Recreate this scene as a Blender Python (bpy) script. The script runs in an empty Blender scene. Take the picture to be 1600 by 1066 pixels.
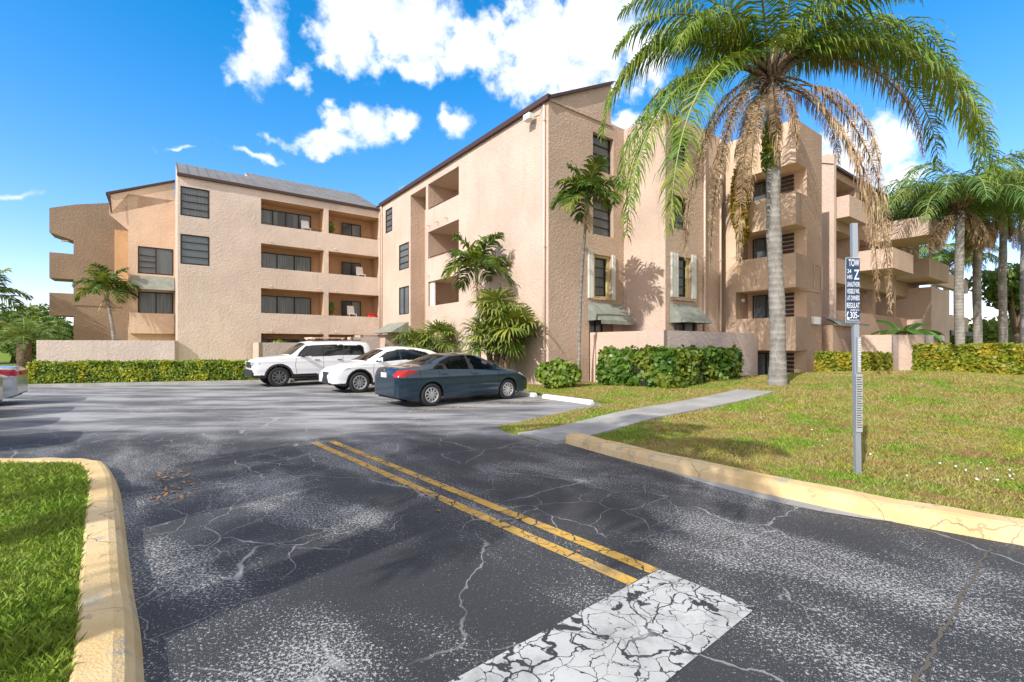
import bpy, math, random
import numpy as np
from mathutils import Vector, Matrix
from mathutils.geometry import delaunay_2d_cdt
random.seed(7); RS = np.random.RandomState(11)
sc = bpy.context.scene; COL = sc.collection
R = math.radians
# ------------------------------------------------------------------ camera
cd = bpy.data.cameras.new('camera'); cam = bpy.data.objects.new('camera', cd); COL.objects.link(cam)
cam.location = (0, 0, 1.65); cam.rotation_euler = (R(90), 0, 0)
cd.sensor_width = 36; cd.lens = 16.515; cd.shift_y = 0.005; cd.clip_start = 0.05; cd.clip_end = 3000
sc.camera = cam
# ------------------------------------------------------------------ light
SUN_AZ = R(38.5)            # direction the light travels, measured from +Y towards +X
SUN_EL = R(36)
EXPOSURE = 0.74
sl = bpy.data.lights.new('sun', 'SUN'); sl.energy = 3.0; sl.angle = R(0.53); sl.color = (1, .965, .905)
so = bpy.data.objects.new('sun', sl); COL.objects.link(so)
ld = Vector((math.sin(SUN_AZ)*math.cos(SUN_EL), math.cos(SUN_AZ)*math.cos(SUN_EL), -math.sin(SUN_EL)))
so.rotation_euler = ld.to_track_quat('-Z', 'Y').to_euler()
sc.view_settings.view_transform = 'Standard'; sc.view_settings.look = 'None'
sc.view_settings.exposure = EXPOSURE; sc.view_settings.gamma = 1

class NT:
    """tiny node helper"""
    def __init__(s, nt): s.nt = nt; s.n = nt.nodes; s.l = nt.links
    def put(s, sock, v):
        if v is None: return
        if hasattr(v, 'is_linked') or isinstance(v, bpy.types.NodeSocket): s.l.new(v, sock)
        else:
            if hasattr(sock, 'default_value'):
                try: sock.default_value = v
                except Exception:
                    sock.default_value = (v[0], v[1], v[2], 1) if hasattr(v, '__len__') else (v, v, v)
    def math(s, op, a, b=None, c=None, clamp=False):
        m = s.n.new('ShaderNodeMath'); m.operation = op; m.use_clamp = clamp
        s.put(m.inputs[0], a); s.put(m.inputs[1], b); s.put(m.inputs[2], c); return m.outputs[0]
    def vmath(s, op, a, b=None):
        m = s.n.new('ShaderNodeVectorMath'); m.operation = op
        s.put(m.inputs[0], a); s.put(m.inputs[1], b); return m.outputs[0]
    def mix(s, f, a, b, mode='MIX'):
        m = s.n.new('ShaderNodeMix'); m.data_type = 'RGBA'; m.blend_type = mode; m.clamp_factor = True
        s.put(m.inputs[0], f); 
        for i, v in ((6, a), (7, b)):
            if isinstance(v, (tuple, list)): v = (v[0], v[1], v[2], 1)
            s.put(m.inputs[i], v)
        return m.outputs[2]
    def noise(s, vec, scale, detail=4, rough=.55, dist=0):
        m = s.n.new('ShaderNodeTexNoise'); s.put(m.inputs['Vector'], vec)
        m.inputs['Scale'].default_value = scale; m.inputs['Detail'].default_value = detail
        m.inputs['Roughness'].default_value = rough; m.inputs['Distortion'].default_value = dist
        return m.outputs[0]
    def noisec(s, vec, scale, detail=3):
        m = s.n.new('ShaderNodeTexNoise'); s.put(m.inputs['Vector'], vec)
        m.inputs['Scale'].default_value = scale; m.inputs['Detail'].default_value = detail
        return m.outputs[1]
    def voro(s, vec, scale, feat='DISTANCE_TO_EDGE', out=0):
        m = s.n.new('ShaderNodeTexVoronoi'); m.feature = feat; s.put(m.inputs['Vector'], vec)
        m.inputs['Scale'].default_value = scale; return m.outputs[out]
    def ramp(s, v, a, b, lo=0., hi=1., smooth=True):
        m = s.n.new('ShaderNodeMapRange'); m.interpolation_type = 'SMOOTHSTEP' if smooth else 'LINEAR'
        s.put(m.inputs[0], v); m.inputs[1].default_value = a; m.inputs[2].default_value = b
        m.inputs[3].default_value = lo; m.inputs[4].default_value = hi; return m.outputs[0]
    def sep(s, v):
        m = s.n.new('ShaderNodeSeparateXYZ'); s.put(m.inputs[0], v); return m.outputs
    def comb(s, x, y, z):
        m = s.n.new('ShaderNodeCombineXYZ'); s.put(m.inputs[0], x); s.put(m.inputs[1], y); s.put(m.inputs[2], z); return m.outputs[0]
    def bump(s, h, strength, dist=.02):
        m = s.n.new('ShaderNodeBump'); s.put(m.inputs['Height'], h)
        m.inputs['Strength'].default_value = strength; m.inputs['Distance'].default_value = dist; return m.outputs[0]
    def pos(s):
        return s.n.new('ShaderNodeNewGeometry').outputs['Position']

# ------------------------------------------------------------------ world: sky with clouds by direction
w = bpy.data.worlds.new('World'); sc.world = w; w.use_nodes = True
W_ = NT(w.node_tree); W_.n.clear()
sky = W_.n.new('ShaderNodeTexSky'); sky.sky_type = 'NISHITA'; sky.sun_disc = False
sky.sun_elevation = SUN_EL; sky.sun_rotation = SUN_AZ + math.pi
sky.air_density = 1.0; sky.dust_density = .7; sky.ozone_density = 2.2
tc = W_.n.new('ShaderNodeTexCoord').outputs['Generated']
x_, y_, z_ = W_.sep(W_.vmath('NORMALIZE', tc))
az = W_.math('ARCTAN2', x_, y_); el = W_.math('ARCSINE', z_)
def azel(px, py):
    X = (px-800)/734; Z = (541-py)/734
    return math.atan2(X, 1), math.asin(Z/math.sqrt(1+X*X+Z*Z))
wn = W_.noisec(tc, 6.5, 6); wx, wy, _w = W_.sep(wn)
wn2 = W_.noisec(tc, 19, 4); wx2, wy2, _w2 = W_.sep(wn2)
azd = W_.math('ADD', az, W_.math('ADD', W_.math('MULTIPLY_ADD', wx, .16, -.08), W_.math('MULTIPLY_ADD', wx2, .05, -.025)))
eld = W_.math('ADD', el, W_.math('ADD', W_.math('MULTIPLY_ADD', wy, .13, -.065), W_.math('MULTIPLY_ADD', wy2, .05, -.025)))
clouds = [(405,50,.050,.075,1),(545,58,.075,.055,1),(640,45,.10,.07,1),(735,70,.075,.045,.95),(660,105,.09,.025,.9),(830,70,.12,.085,1),(930,50,.11,.10,1),(900,110,.07,.035,.9),
          (1010,95,.06,.055,.9),(560,205,.075,.037,1),(625,200,.055,.033,.95),(500,225,.07,.02,.85),(400,243,.06,.010,.6),(715,200,.030,.028,.75),(290,246,.04,.006,.45),
          (600,20,.14,.05,.9),(985,195,.05,.025,.8),(1375,225,.06,.05,1),(1330,260,.06,.05,.9),(1420,280,.05,.03,.8),(15,292,.03,.010,.5),(620,330,.04,.02,.7),(465,120,.03,.02,.45)]
acc = None
for px, py, ra, re, wt in clouds:
    a0_, e0_ = azel(px, py)
    dx = W_.math('DIVIDE', W_.math('SUBTRACT', azd, a0_), ra*1.12); dy = W_.math('DIVIDE', W_.math('SUBTRACT', eld, e0_), re*1.15)
    d2 = W_.math('ADD', W_.math('MULTIPLY', dx, dx), W_.math('MULTIPLY', dy, dy))
    v = W_.math('MULTIPLY', W_.math('SUBTRACT', 1.25, W_.math('SQRT', d2), clamp=False), wt)
    acc = v if acc is None else W_.math('SMOOTH_MAX', acc, v, .15)
nf = W_.noise(tc, 26, 7, .6)
dens = W_.ramp(W_.math('ADD', acc, W_.math('MULTIPLY_ADD', nf, 1.7, -.85)), .18, .86)
shade = W_.ramp(W_.noise(W_.vmath('ADD', tc, (.02, .0, .035)), 11, 5, .55), .35, .62)
ccol = W_.mix(shade, (6.0, 6.6, 7.8), (9.0, 9.1, 9.3))
# deepen the blue towards the zenith the way a polarised wide shot shows it
hs = W_.n.new('ShaderNodeHueSaturation'); hs.inputs['Saturation'].default_value = 1.25; hs.inputs['Value'].default_value = 1.0
W_.put(hs.inputs['Color'], sky.outputs[0])
clear = W_.mix(1.0, hs.outputs[0], (.84, 1.50, 1.76), 'MULTIPLY')
r_, g_, b__ = W_.sep(clear); r_ = W_.math('MAXIMUM', W_.math('MULTIPLY_ADD', r_, 2.3, -.80), .10)
clear = W_.comb(r_, g_, b__)
final = W_.mix(dens, clear, ccol)
# unseen cloud added behind and above the viewer as neutral fill light
bn = W_.ramp(W_.noise(tc, 2.2, 6, .55), .34, .52)
bm = W_.math('MAXIMUM', W_.ramp(W_.math('MULTIPLY', y_, -1), .0, .35), W_.ramp(z_, .72, .86))
final = W_.mix(W_.math('MULTIPLY', bn, bm), final, (8.0, 7.5, 7.2))
bg = W_.n.new('ShaderNodeBackground'); W_.put(bg.inputs[0], final); bg.inputs[1].default_value = .10
wo = W_.n.new('ShaderNodeOutputWorld'); W_.l.new(bg.outputs[0], wo.inputs[0])

# ------------------------------------------------------------------ materials
MATS = {}
def mat(name, col=(.5, .5, .5), rough=.8, metal=0., spec=.5, fn=None, **kw):
    m = bpy.data.materials.new(name); m.use_nodes = True
    t = NT(m.node_tree); b = t.n['Principled BSDF']
    b.inputs['Base Color'].default_value = (*col, 1); b.inputs['Roughness'].default_value = rough
    b.inputs['Metallic'].default_value = metal; b.inputs['Specular IOR Level'].default_value = spec
    for k, v in kw.items(): b.inputs[k.replace('_', ' ')].default_value = v
    if fn: fn(t, b)
    MATS[name] = m; return m

def stucco(name, col, bump=.8, dirt=.25):
    def fn(t, b):
        p = t.pos(); big = t.noise(p, .45, 4); mid = t.noise(p, 2.3, 5, .6)
        c = t.mix(t.ramp(big, .3, .7), tuple(x*.90 for x in col), tuple(min(1, x*1.07) for x in col))
        c = t.mix(t.math('MULTIPLY', t.ramp(mid, .55, .8), dirt), c, tuple(x*.72 for x in col))
        sx, sy, sz = t.sep(p)
        st = t.noise(t.comb(t.math('MULTIPLY', sx, 3.), t.math('MULTIPLY', sy, 3.), t.math('MULTIPLY', sz, .22)), 1.6, 4)
        c = t.mix(t.math('MULTIPLY', t.ramp(st, .54, .76), .26), c, (col[0]*.62, col[1]*.56, col[2]*.52))
        t.put(b.inputs['Base Color'], c)
        c = t.mix(t.math('MULTIPLY', t.ramp(t.math('ADD', sz, t.math('MULTIPLY', mid, .9)), .75, .3), .45), c, (.22, .18, .13))
        n1 = t.noise(p, 9, 5, .62, .8); n2 = t.noise(p, 34, 3, .6)
        h = t.math('ADD', t.ramp(n1, .38, .66), t.math('MULTIPLY', n2, .35))
        t.put(b.inputs['Normal'], t.bump(h, bump*.6, .028))
    return mat(name, col, .92, 0, .25, fn)
M_PINK = stucco('stucco_pink', (.70, .565, .465))
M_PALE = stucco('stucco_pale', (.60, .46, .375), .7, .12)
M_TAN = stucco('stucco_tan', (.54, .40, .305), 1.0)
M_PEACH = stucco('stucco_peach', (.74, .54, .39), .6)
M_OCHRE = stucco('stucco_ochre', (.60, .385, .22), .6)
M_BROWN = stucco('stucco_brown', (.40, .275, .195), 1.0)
M_BROWN_SHADED = stucco('stucco_brown_shaded', (.315, .23, .165), .8)  # darker copy of the brown stucco; the end block's shade is in the colour
M_GARDEN = stucco('stucco_garden_wall', (.56, .46, .42), .9)

def f_metalroof(t, b):
    n = t.noise(t.pos(), 1.2, 4)
    t.put(b.inputs['Base Color'], t.mix(t.ramp(n, .3, .7), (.17, .165, .155), (.23, .22, .205)))
M_ROOF = mat('standing_seam_metal', (.2, .195, .18), .55, .25, .5, f_metalroof)
M_TRIM = mat('brown_trim', (.065, .03, .024), .6)
M_BRONZE = mat('bronze_frame', (.028, .025, .022), .45, .3)
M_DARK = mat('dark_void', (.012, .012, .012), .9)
M_WHITE = mat('white_paint', (.78, .76, .72), .55)
M_SHUT = mat('shutter_paint', (.70, .70, .64), .55)
M_REVEAL = mat('window_reveal_yellow', (.55, .44, .20), .8)
M_SPOUT = mat('downspout_pink', (.66, .50, .41), .5)
M_LOUVRE = mat('louvre_brown', (.05, .028, .026), .6)
M_WOODSLAT = mat('door_slats', (.33, .22, .17), .7)
def f_awn(t, b):
    n = t.noise(t.pos(), 3, 5); t.put(b.inputs['Base Color'], t.mix(t.ramp(n, .35, .7), (.21, .225, .19), (.29, .30, .26)))
M_AWN = mat('awning_canvas', (.25, .26, .22), .85, 0, .3, f_awn)
def f_curt(t, b):
    x, y, z = t.sep(t.pos())
    n = t.noise(t.comb(t.math('MULTIPLY', x, 5.), t.math('MULTIPLY', y, 5.), t.math('MULTIPLY', z, .15)), 3, 2)
    t.put(b.inputs['Base Color'], t.mix(t.ramp(n, .4, .6), (.55, .55, .52), (.85, .84, .80)))
M_CURT = mat('curtain_cloth', (.6, .6, .57), .9, 0, .2, f_curt)
M_BLIND = mat('blind_grey', (.80, .83, .86), .8)
def glassmat(name, tint, clear, rough=.03):
    m = bpy.data.materials.new(name); m.use_nodes = True; t = NT(m.node_tree)
    b = t.n['Principled BSDF']; b.inputs['Base Color'].default_value = (*tint, 1); b.inputs['Roughness'].default_value = rough
    b.inputs['Specular IOR Level'].default_value = .8
    tr = t.n.new('ShaderNodeBsdfTransparent'); tr.inputs[0].default_value = (.93, .96, .96, 1)
    mx = t.n.new('ShaderNodeMixShader'); mx.inputs[0].default_value = clear
    fr = t.n.new('ShaderNodeFresnel'); fr.inputs[0].default_value = 2.2
    t.l.new(t.math('MULTIPLY', t.math('SUBTRACT', 1, fr.outputs[0]), clear), mx.inputs[0])
    t.l.new(b.outputs[0], mx.inputs[1]); t.l.new(tr.outputs[0], mx.inputs[2])
    t.l.new(mx.outputs[0], t.n['Material Output'].inputs[0]); return m
M_GLASS = glassmat('window_glass', (.24, .28, .31), .72)  # pale grey base stands in for bright sky reflected in the panes
M_CGLASS = glassmat('car_glass_clear', (.01, .013, .014), .92)
M_TGLASS = glassmat('car_glass_tinted', (.008, .012, .016), .25)

def f_asph(t, b):
    p = t.pos(); x, y, z = t.sep(p)
    big = t.noise(p, .22, 3, .5); mid = t.noise(p, .75, 5, .62, .4); spk = t.noise(p, 50, 3, .8); spk2 = t.noise(p, 110, 2, .75)
    # weathered far lot: a real seal-coat boundary beyond the mouth of the drive
    edge = t.math('ADD', y, t.math('ADD', t.math('MULTIPLY', x, .05), t.math('MULTIPLY_ADD', mid, 2.6, -1.3)))
    far = t.ramp(edge, 7.6, 9.8)
    streak = t.noise(t.comb(t.math('MULTIPLY', x, .35), t.math('MULTIPLY', y, 1.2), 0), 1.0, 5, .6)
    farlight = t.mix(t.ramp(streak, .34, .68), (.085, .086, .092), (.38, .38, .385))
    farlight = t.mix(t.math('MULTIPLY', t.ramp(spk, .52, .7), .4), farlight, (.38, .38, .38))
    base = t.mix(t.ramp(big, .35, .65), (.032, .033, .037), (.048, .049, .053))
    # worn speckle where aggregate shows through; density follows wear patches
    wx = t.math('ADD', t.math('MULTIPLY', x, .75), t.math('MULTIPLY', y, .66)); wy = t.math('SUBTRACT', t.math('MULTIPLY', y, .75), t.math('MULTIPLY', x, .66))
    wear = t.noise(t.comb(t.math('MULTIPLY', wx, 1.15), t.math('MULTIPLY', wy, .5), 1.7), 1.05, 4, .55, .3)
    thr = t.ramp(wear, .30, .72, .66, .505)
    sp = t.ramp(t.math('SUBTRACT', spk, thr), -.005, .03)
    sp2 = t.math('MULTIPLY', t.ramp(t.math('SUBTRACT', spk2, t.ramp(wear, .3, .7, .66, .56)), 0, .04), .6)
    c = t.mix(t.math('MULTIPLY', t.math('MAXIMUM', sp, sp2), .85), base, (.47, .465, .45))
    c = t.mix(t.math('MULTIPLY', far, .88), c, farlight)
    # cracks
    dn = t.vmath('SCALE', t.noisec(p, 2.2, 4)); dn.node.inputs['Scale'].default_value = .38; dv = t.vmath('ADD', p, dn)
    flat = t.vmath('MULTIPLY', dv, (1, 1, 0))
    c1 = t.voro(flat, .62); c2 = t.voro(flat, 1.7); m1 = t.noise(p, .5, 3); m2 = t.noise(t.vmath('ADD', p, (7, 3, 1)), .42, 3)
    wv = t.ramp(t.noise(p, 7, 3), .3, .75, .5, 1.6)
    k1 = t.math('MULTIPLY', t.math('SUBTRACT', 1, t.ramp(t.math('DIVIDE', c1, wv), .001, .0065)), t.ramp(m1, .44, .54))
    k2 = t.math('MULTIPLY', t.math('SUBTRACT', 1, t.ramp(t.math('DIVIDE', c2, wv), .001, .010)), t.ramp(m2, .47, .54))
    k = t.math('MAXIMUM', k1, k2)
    c = t.mix(t.math('MULTIPLY', k, .5), c, (.42, .42, .41))
    t.put(b.inputs['Base Color'], c)
    h = t.math('SUBTRACT', t.math('ADD', t.noise(p, 130, 2), t.math('MULTIPLY', spk, .5)), k)
    t.put(b.inputs['Normal'], t.bump(h, .45, .006))
    t.put(b.inputs['Roughness'], t.ramp(mid, .3, .7, .62, .82))
M_ASPH = mat('asphalt', (.05, .05, .05), .75, 0, .35, f_asph)

def paint(name, col, gapw, wear):
    def fn(t, b):
        p = t.pos(); dn = t.noisec(p, 5, 4); s = t.vmath('SCALE', dn); s.node.inputs['Scale'].default_value = .30
        q = t.vmath('MULTIPLY', t.vmath('ADD', p, s), (1, 1, 0))
        v = t.voro(q, 7.5); v2 = t.voro(q, 2.6)
        gv = t.ramp(t.noise(p, 3.1, 4, .6), .3, .7, .45, 2.2); v = t.math('DIVIDE', v, gv); v2 = t.math('DIVIDE', v2, gv)
        crk = t.math('MAXIMUM', t.math('SUBTRACT', 1, t.ramp(v, gapw*.5, gapw)), t.math('SUBTRACT', 1, t.ramp(v2, gapw*.45, gapw*.8)))
        pt = t.ramp(t.noise(p, 4.2, 5, .6), wear, wear+.025)
        g = t.math('MAXIMUM', t.math('MULTIPLY', crk, t.ramp(t.noise(p, 1.1, 2), .3, .45)), pt)
        fine = t.ramp(t.noise(p, 60, 3, .7), .6, .7)
        c = t.mix(t.ramp(t.noise(p, 2.5, 4), .3, .7), tuple(x*.82 for x in col), col)
        c = t.mix(t.math('MULTIPLY', fine, .45), c, (.12, .12, .12)); c = t.mix(t.math('MULTIPLY', t.ramp(t.noise(p, 1.6, 6, .7), .48, .62), .45), c, (.16, .16, .16))
        t.put(b.inputs['Base Color'], t.mix(g, c, (.04, .042, .047)))
        t.put(b.inputs['Normal'], t.bump(t.math('SUBTRACT', 1, g), .5, .004))
    return mat(name, col, .7, 0, .3, fn)
M_WLINE = paint('cracked_white_paint', (.50, .50, .485), .018, .60)
M_YLINE = paint('yellow_paint', (.62, .37, .075), .016, .66)
M_STALL = paint('faded_stall_paint', (.58, .42, .16), .03, .60)

def f_curb(t, b):
    p = t.pos(); n = t.noise(p, 1.7, 5, .6); n2 = t.noise(p, 9, 4, .6); n3 = t.noise(t.vmath('ADD', p, (3, 9, 2)), 3.2, 5, .65)
    c = t.mix(t.ramp(n, .35, .65), (.60, .42, .19), (.68, .51, .28))
    c = t.mix(t.math('MULTIPLY', t.ramp(n3, .56, .68), .75), c, (.36, .33, .28))
    c = t.mix(t.math('MULTIPLY', t.ramp(n2, .60, .72), .5), c, (.16, .15, .14))
    dn = t.vmath('SCALE', t.noisec(p, 3, 4)); dn.node.inputs['Scale'].default_value = .3; cv = t.voro(t.vmath('ADD', p, dn), .9)
    ck = t.math('SUBTRACT', 1, t.ramp(cv, .0005, .005)); c = t.mix(t.math('MULTIPLY', ck, .4), c, (.16, .13, .09))
    c = t.mix(t.math('MULTIPLY', t.ramp(t.noise(p, 5.5, 6, .75), .60, .66), .8), c, (.33, .32, .30))
    t.put(b.inputs['Base Color'], c); t.put(b.inputs['Normal'], t.bump(t.math('SUBTRACT', t.math('ADD', n2, t.noise(p, 70, 2)), t.math('MULTIPLY', ck, 2)), .55, .012))
M_CURB = mat('painted_curb', (.6, .45, .2), .8, 0, .3, f_curb)
def f_conc(t, b):
    p = t.pos(); n = t.noise(p, 1.1, 5, .6); n2 = t.noise(p, 30, 3)
    t.put(b.inputs['Base Color'], t.mix(t.ramp(n, .3, .7), (.27, .265, .25), (.40, .39, .37)))
    t.put(b.inputs['Normal'], t.bump(n2, .3, .006))
M_CONC = mat('concrete', (.35, .35, .33), .85, 0, .3, f_conc)

def f_grass(t, b, blade=False):
    p = t.pos(); x, y, z = t.sep(p)
    n1 = t.noise(p, .75, 4, .6, .5); n2 = t.noise(t.vmath('ADD', p, (5, 8, 0)), 2.3, 5, .65); n3 = t.noise(p, 14, 3, .6)
    right = t.ramp(x, -1, 1)     # the right lawn is drier than the island on the left
    g = t.mix(t.ramp(n3, .35, .65), (.10, .20, .012), (.24, .37, .03))
    dry = t.mix(t.ramp(n2, .4, .6), (.36, .27, .11), (.30, .30, .05))
    f = t.math('MULTIPLY', t.ramp(n1, .36, .56), t.math('MULTIPLY_ADD', right, .74, .2))
    c = t.mix(f, g, dry)
    c = t.mix(t.math('MULTIPLY', t.ramp(n2, .51, .62), t.math('MULTIPLY_ADD', right, .62, .12)), c, (.33, .18, .09))
    c = t.mix(t.math('MULTIPLY', t.ramp(t.noise(t.vmath('ADD', p, (1, 4, 3)), 1.1, 4), .6, .7), t.math('MULTIPLY', right, .6)), c, (.30, .33, .02))
    if not blade:
        c = t.mix(.30, c, (.09, .08, .03), 'MIX')
        t.put(b.inputs['Normal'], t.bump(t.noise(p, 40, 4, .7), .9, .03))
    else:
        oi = t.n.new('ShaderNodeObjectInfo')
        b.inputs['Subsurface Weight'].default_value = 0
    t.put(b.inputs['Base Color'], c)
M_LAWN = mat('lawn_soil', (.1, .15, .03), .95, 0, .1, f_grass)
M_BLADE = mat('grass_blade', (.1, .2, .03), .6, 0, .3, lambda t, b: f_grass(t, b, True))

def leafmat(name, cols, scale=6, rough=.5, trans=.25, spec=.4):
    m = bpy.data.materials.new(name); m.use_nodes = True; t = NT(m.node_tree); b = t.n['Principled BSDF']
    p = t.pos(); v = t.n.new('ShaderNodeTexVoronoi'); v.inputs['Scale'].default_value = scale; t.put(v.inputs['Vector'], p)
    r = t.sep(v.outputs['Color'])[0]; n = t.noise(p, scale*.16, 3)
    c = t.mix(t.ramp(r, .1, .9, smooth=False), cols[0], cols[1])
    c = t.mix(t.ramp(n, .45, .68), c, cols[2]); t.put(b.inputs['Base Color'], c)
    b.inputs['Roughness'].default_value = rough; b.inputs['Specular IOR Level'].default_value = spec
    tl = t.n.new('ShaderNodeBsdfTranslucent'); t.put(tl.inputs[0], t.mix(.5, c, (.22, .28, .02)))
    mx = t.n.new('ShaderNodeMixShader'); mx.inputs[0].default_value = trans
    t.l.new(b.outputs[0], mx.inputs[1]); t.l.new(tl.outputs[0], mx.inputs[2]); t.l.new(mx.outputs[0], t.n['Material Output'].inputs[0])
    return m
M_FROND = leafmat('queen_palm_leaflet', [(.07, .15, .015), (.19, .30, .025), (.30, .34, .04)], 5)
M_FROND2 = leafmat('distant_palm_leaflet', [(.07, .17, .04), (.15, .27, .06), (.22, .28, .05)], 4)
M_DEAD = leafmat('dead_frond', [(.42, .29, .17), (.58, .43, .28), (.30, .19, .11)], 6, .9, .15, .1)
M_XMAS = leafmat('small_palm_leaflet', [(.03, .085, .012), (.10, .17, .02), (.21, .24, .02)], 6)
M_FAN = leafmat('fan_palm_leaf', [(.09, .16, .025), (.20, .27, .05), (.36, .35, .05)], 3)
M_HEDGE = leafmat('hedge_leaf', [(.07, .14, .012), (.24, .33, .02), (.38, .40, .02)], 14)
M_HEDGEY = leafmat('yellow_hedge_leaf', [(.11, .17, .014), (.33, .33, .02), (.45, .36, .03)], 12)
M_GRAPE = leafmat('sea_grape_leaf', [(.04, .11, .012), (.12, .22, .03), (.20, .24, .03)], 6, .35)
M_BUSH = leafmat('bush_leaf', [(.09, .17, .02), (.20, .30, .04), (.28, .34, .05)], 10)
M_TREE = leafmat('tree_leaf', [(.05, .11, .015), (.12, .20, .03), (.20, .26, .035)], 3)
M_BANANA = leafmat('banana_leaf', [(.05, .17, .02), (.10, .28, .03), (.14, .30, .03)], 1.5, .35)
M_VINE = leafmat('orange_vine_leaf', [(.30, .20, .02), (.45, .25, .02), (.16, .20, .02)], 14)
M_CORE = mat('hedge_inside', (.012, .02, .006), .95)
def f_trunk(t, b):
    p = t.pos(); x, y, z = t.sep(p)
    n = t.noise(p, 3.2, 5, .6); rg = t.math('SINE', t.math('ADD', t.math('MULTIPLY', z, 33), t.math('MULTIPLY', n, 6)))
    v = t.noise(t.comb(t.math('MULTIPLY', x, 7), t.math('MULTIPLY', y, 7), t.math('MULTIPLY', z, 1.6)), 2.2, 5, .65)
    c = t.mix(t.ramp(n, .3, .7), (.20, .185, .165), (.34, .32, .29)); c = t.mix(t.math('MULTIPLY', t.ramp(v, .52, .66), .55), c, (.15, .14, .13))
    c = t.mix(t.math('MULTIPLY', t.ramp(rg, .6, 1), .3), c, (.14, .13, .12))
    t.put(b.inputs['Base Color'], c); t.put(b.inputs['Normal'], t.bump(t.math('ADD', rg, t.math('MULTIPLY', t.noise(p, 25, 4), 1.5)), .35, .015))
M_TRUNK = mat('palm_trunk', (.3, .29, .28), .9, 0, .2, f_trunk)
def f_bark(t, b):
    n = t.noise(t.pos(), 12, 5, .65); t.put(b.inputs['Base Color'], t.mix(t.ramp(n, .35, .65), (.09, .06, .04), (.26, .19, .13)))
    t.put(b.inputs['Normal'], t.bump(n, .8, .03))
M_BARK = mat('rough_bark', (.2, .15, .1), .95, 0, .1, f_bark)
M_PETIOLE = mat('palm_petiole', (.30, .32, .11), .6)
M_SHAFT = mat('palm_crownshaft', (.24, .29, .09), .5)

# ------------------------------------------------------------------ object helpers
UX, UY = .8007, .5990; ROT = math.atan2(UY, UX)
def XY(a, b): return (a*UX - b*UY, a*UY + b*UX)
def AB(x, y): return (x*UX + y*UY, -x*UY + y*UX)
def G(px, py, zz=0):
    y = (1.65-zz)*734/(py-541); return ((px-800)/734*y, y)
def tag(o, label=None, cat=None, group=None, kind=None):
    for k, v in (('label', label), ('category', cat), ('group', group), ('kind', kind)):
        if v: o[k] = v
    return o
def empty(name, loc=(0, 0, 0), rz=0, label=None, cat=None, group=None):
    o = bpy.data.objects.new(name, None); o.empty_display_size = .3; COL.objects.link(o)
    o.location = loc; o.rotation_euler = (0, 0, rz); return tag(o, label, cat, group)
def building(name, a, b, label):   # children are written in (a,b,z) grid coordinates
    x, y = XY(a, b); o = empty(name, (x, y, 0), ROT, label, 'building'); o['oa'] = a; o['ob'] = b; return o
class MB:
    def __init__(s, off=(0, 0, 0)): s.v = []; s.f = []; s.off = off
    def quad(s, *p):
        i = len(s.v); s.v.extend(p); s.f.append(tuple(range(i, i+len(p)))); return s
    def box(s, x0, x1, y0, y1, z0, z1):
        i = len(s.v); s.v.extend([(x0,y0,z0),(x1,y0,z0),(x1,y1,z0),(x0,y1,z0),(x0,y0,z1),(x1,y0,z1),(x1,y1,z1),(x0,y1,z1)])
        for f in ((3,2,1,0),(4,5,6,7),(0,1,5,4),(1,2,6,5),(2,3,7,6),(3,0,4,7)): s.f.append(tuple(i+k for k in f)); 
        return s
    def prism(s, poly, z0, z1):     # poly in xy
        n = len(poly); i = len(s.v); s.v.extend([(x, y, z0) for x, y in poly]); s.v.extend([(x, y, z1) for x, y in poly])
        s.f.append(tuple(i+k for k in range(n))[::-1]); s.f.append(tuple(i+n+k for k in range(n)))
        for k in range(n): s.f.append((i+k, i+(k+1) % n, i+n+(k+1) % n, i+n+k))
        return s
    def tube(s, pts, rad, n=8, cap=True):
        pts = [Vector(p) for p in pts]; m = len(pts)
        if not hasattr(rad, '__len__'): rad = [rad]*m
        i0 = len(s.v); up = Vector((0, 0, 1))
        for k, p in enumerate(pts):
            t = (pts[min(k+1, m-1)] - pts[max(k-1, 0)]).normalized()
            a = t.cross(up); 
            if a.length < .05: a = t.cross(Vector((1, 0, 0)))
            a.normalize(); b = t.cross(a)
            for j in range(n):
                an = 2*math.pi*j/n; q = p + a*math.cos(an)*rad[k] + b*math.sin(an)*rad[k]; s.v.append(tuple(q))
        for k in range(m-1):
            for j in range(n):
                s.f.append((i0+k*n+j, i0+k*n+(j+1) % n, i0+(k+1)*n+(j+1) % n, i0+(k+1)*n+j))
        if cap: s.f.append(tuple(i0+j for j in range(n))[::-1]); s.f.append(tuple(i0+(m-1)*n+j for j in range(n)))
        return s
    def build(s, name, m, parent=None, smooth=False, loc=None, bevel=0):
        me = bpy.data.meshes.new(name)
        v = s.v
        if parent is not None and 'oa' in parent: v = [(p[0]-parent['oa'], p[1]-parent['ob'], p[2]) for p in v]
        me.from_pydata([tuple(map(float, p)) for p in v], [], s.f); me.materials.append(m)
        if smooth: me.polygons.foreach_set('use_smooth', [True]*len(me.polygons))
        me.update(); o = bpy.data.objects.new(name, me); COL.objects.link(o)
        if parent is not None: o.parent = parent
        if loc: o.location = loc
        if bevel:
            bv = o.modifiers.new('bevel', 'BEVEL'); bv.width = bevel; bv.segments = 2; bv.limit_method = 'ANGLE'
        return o
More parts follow.
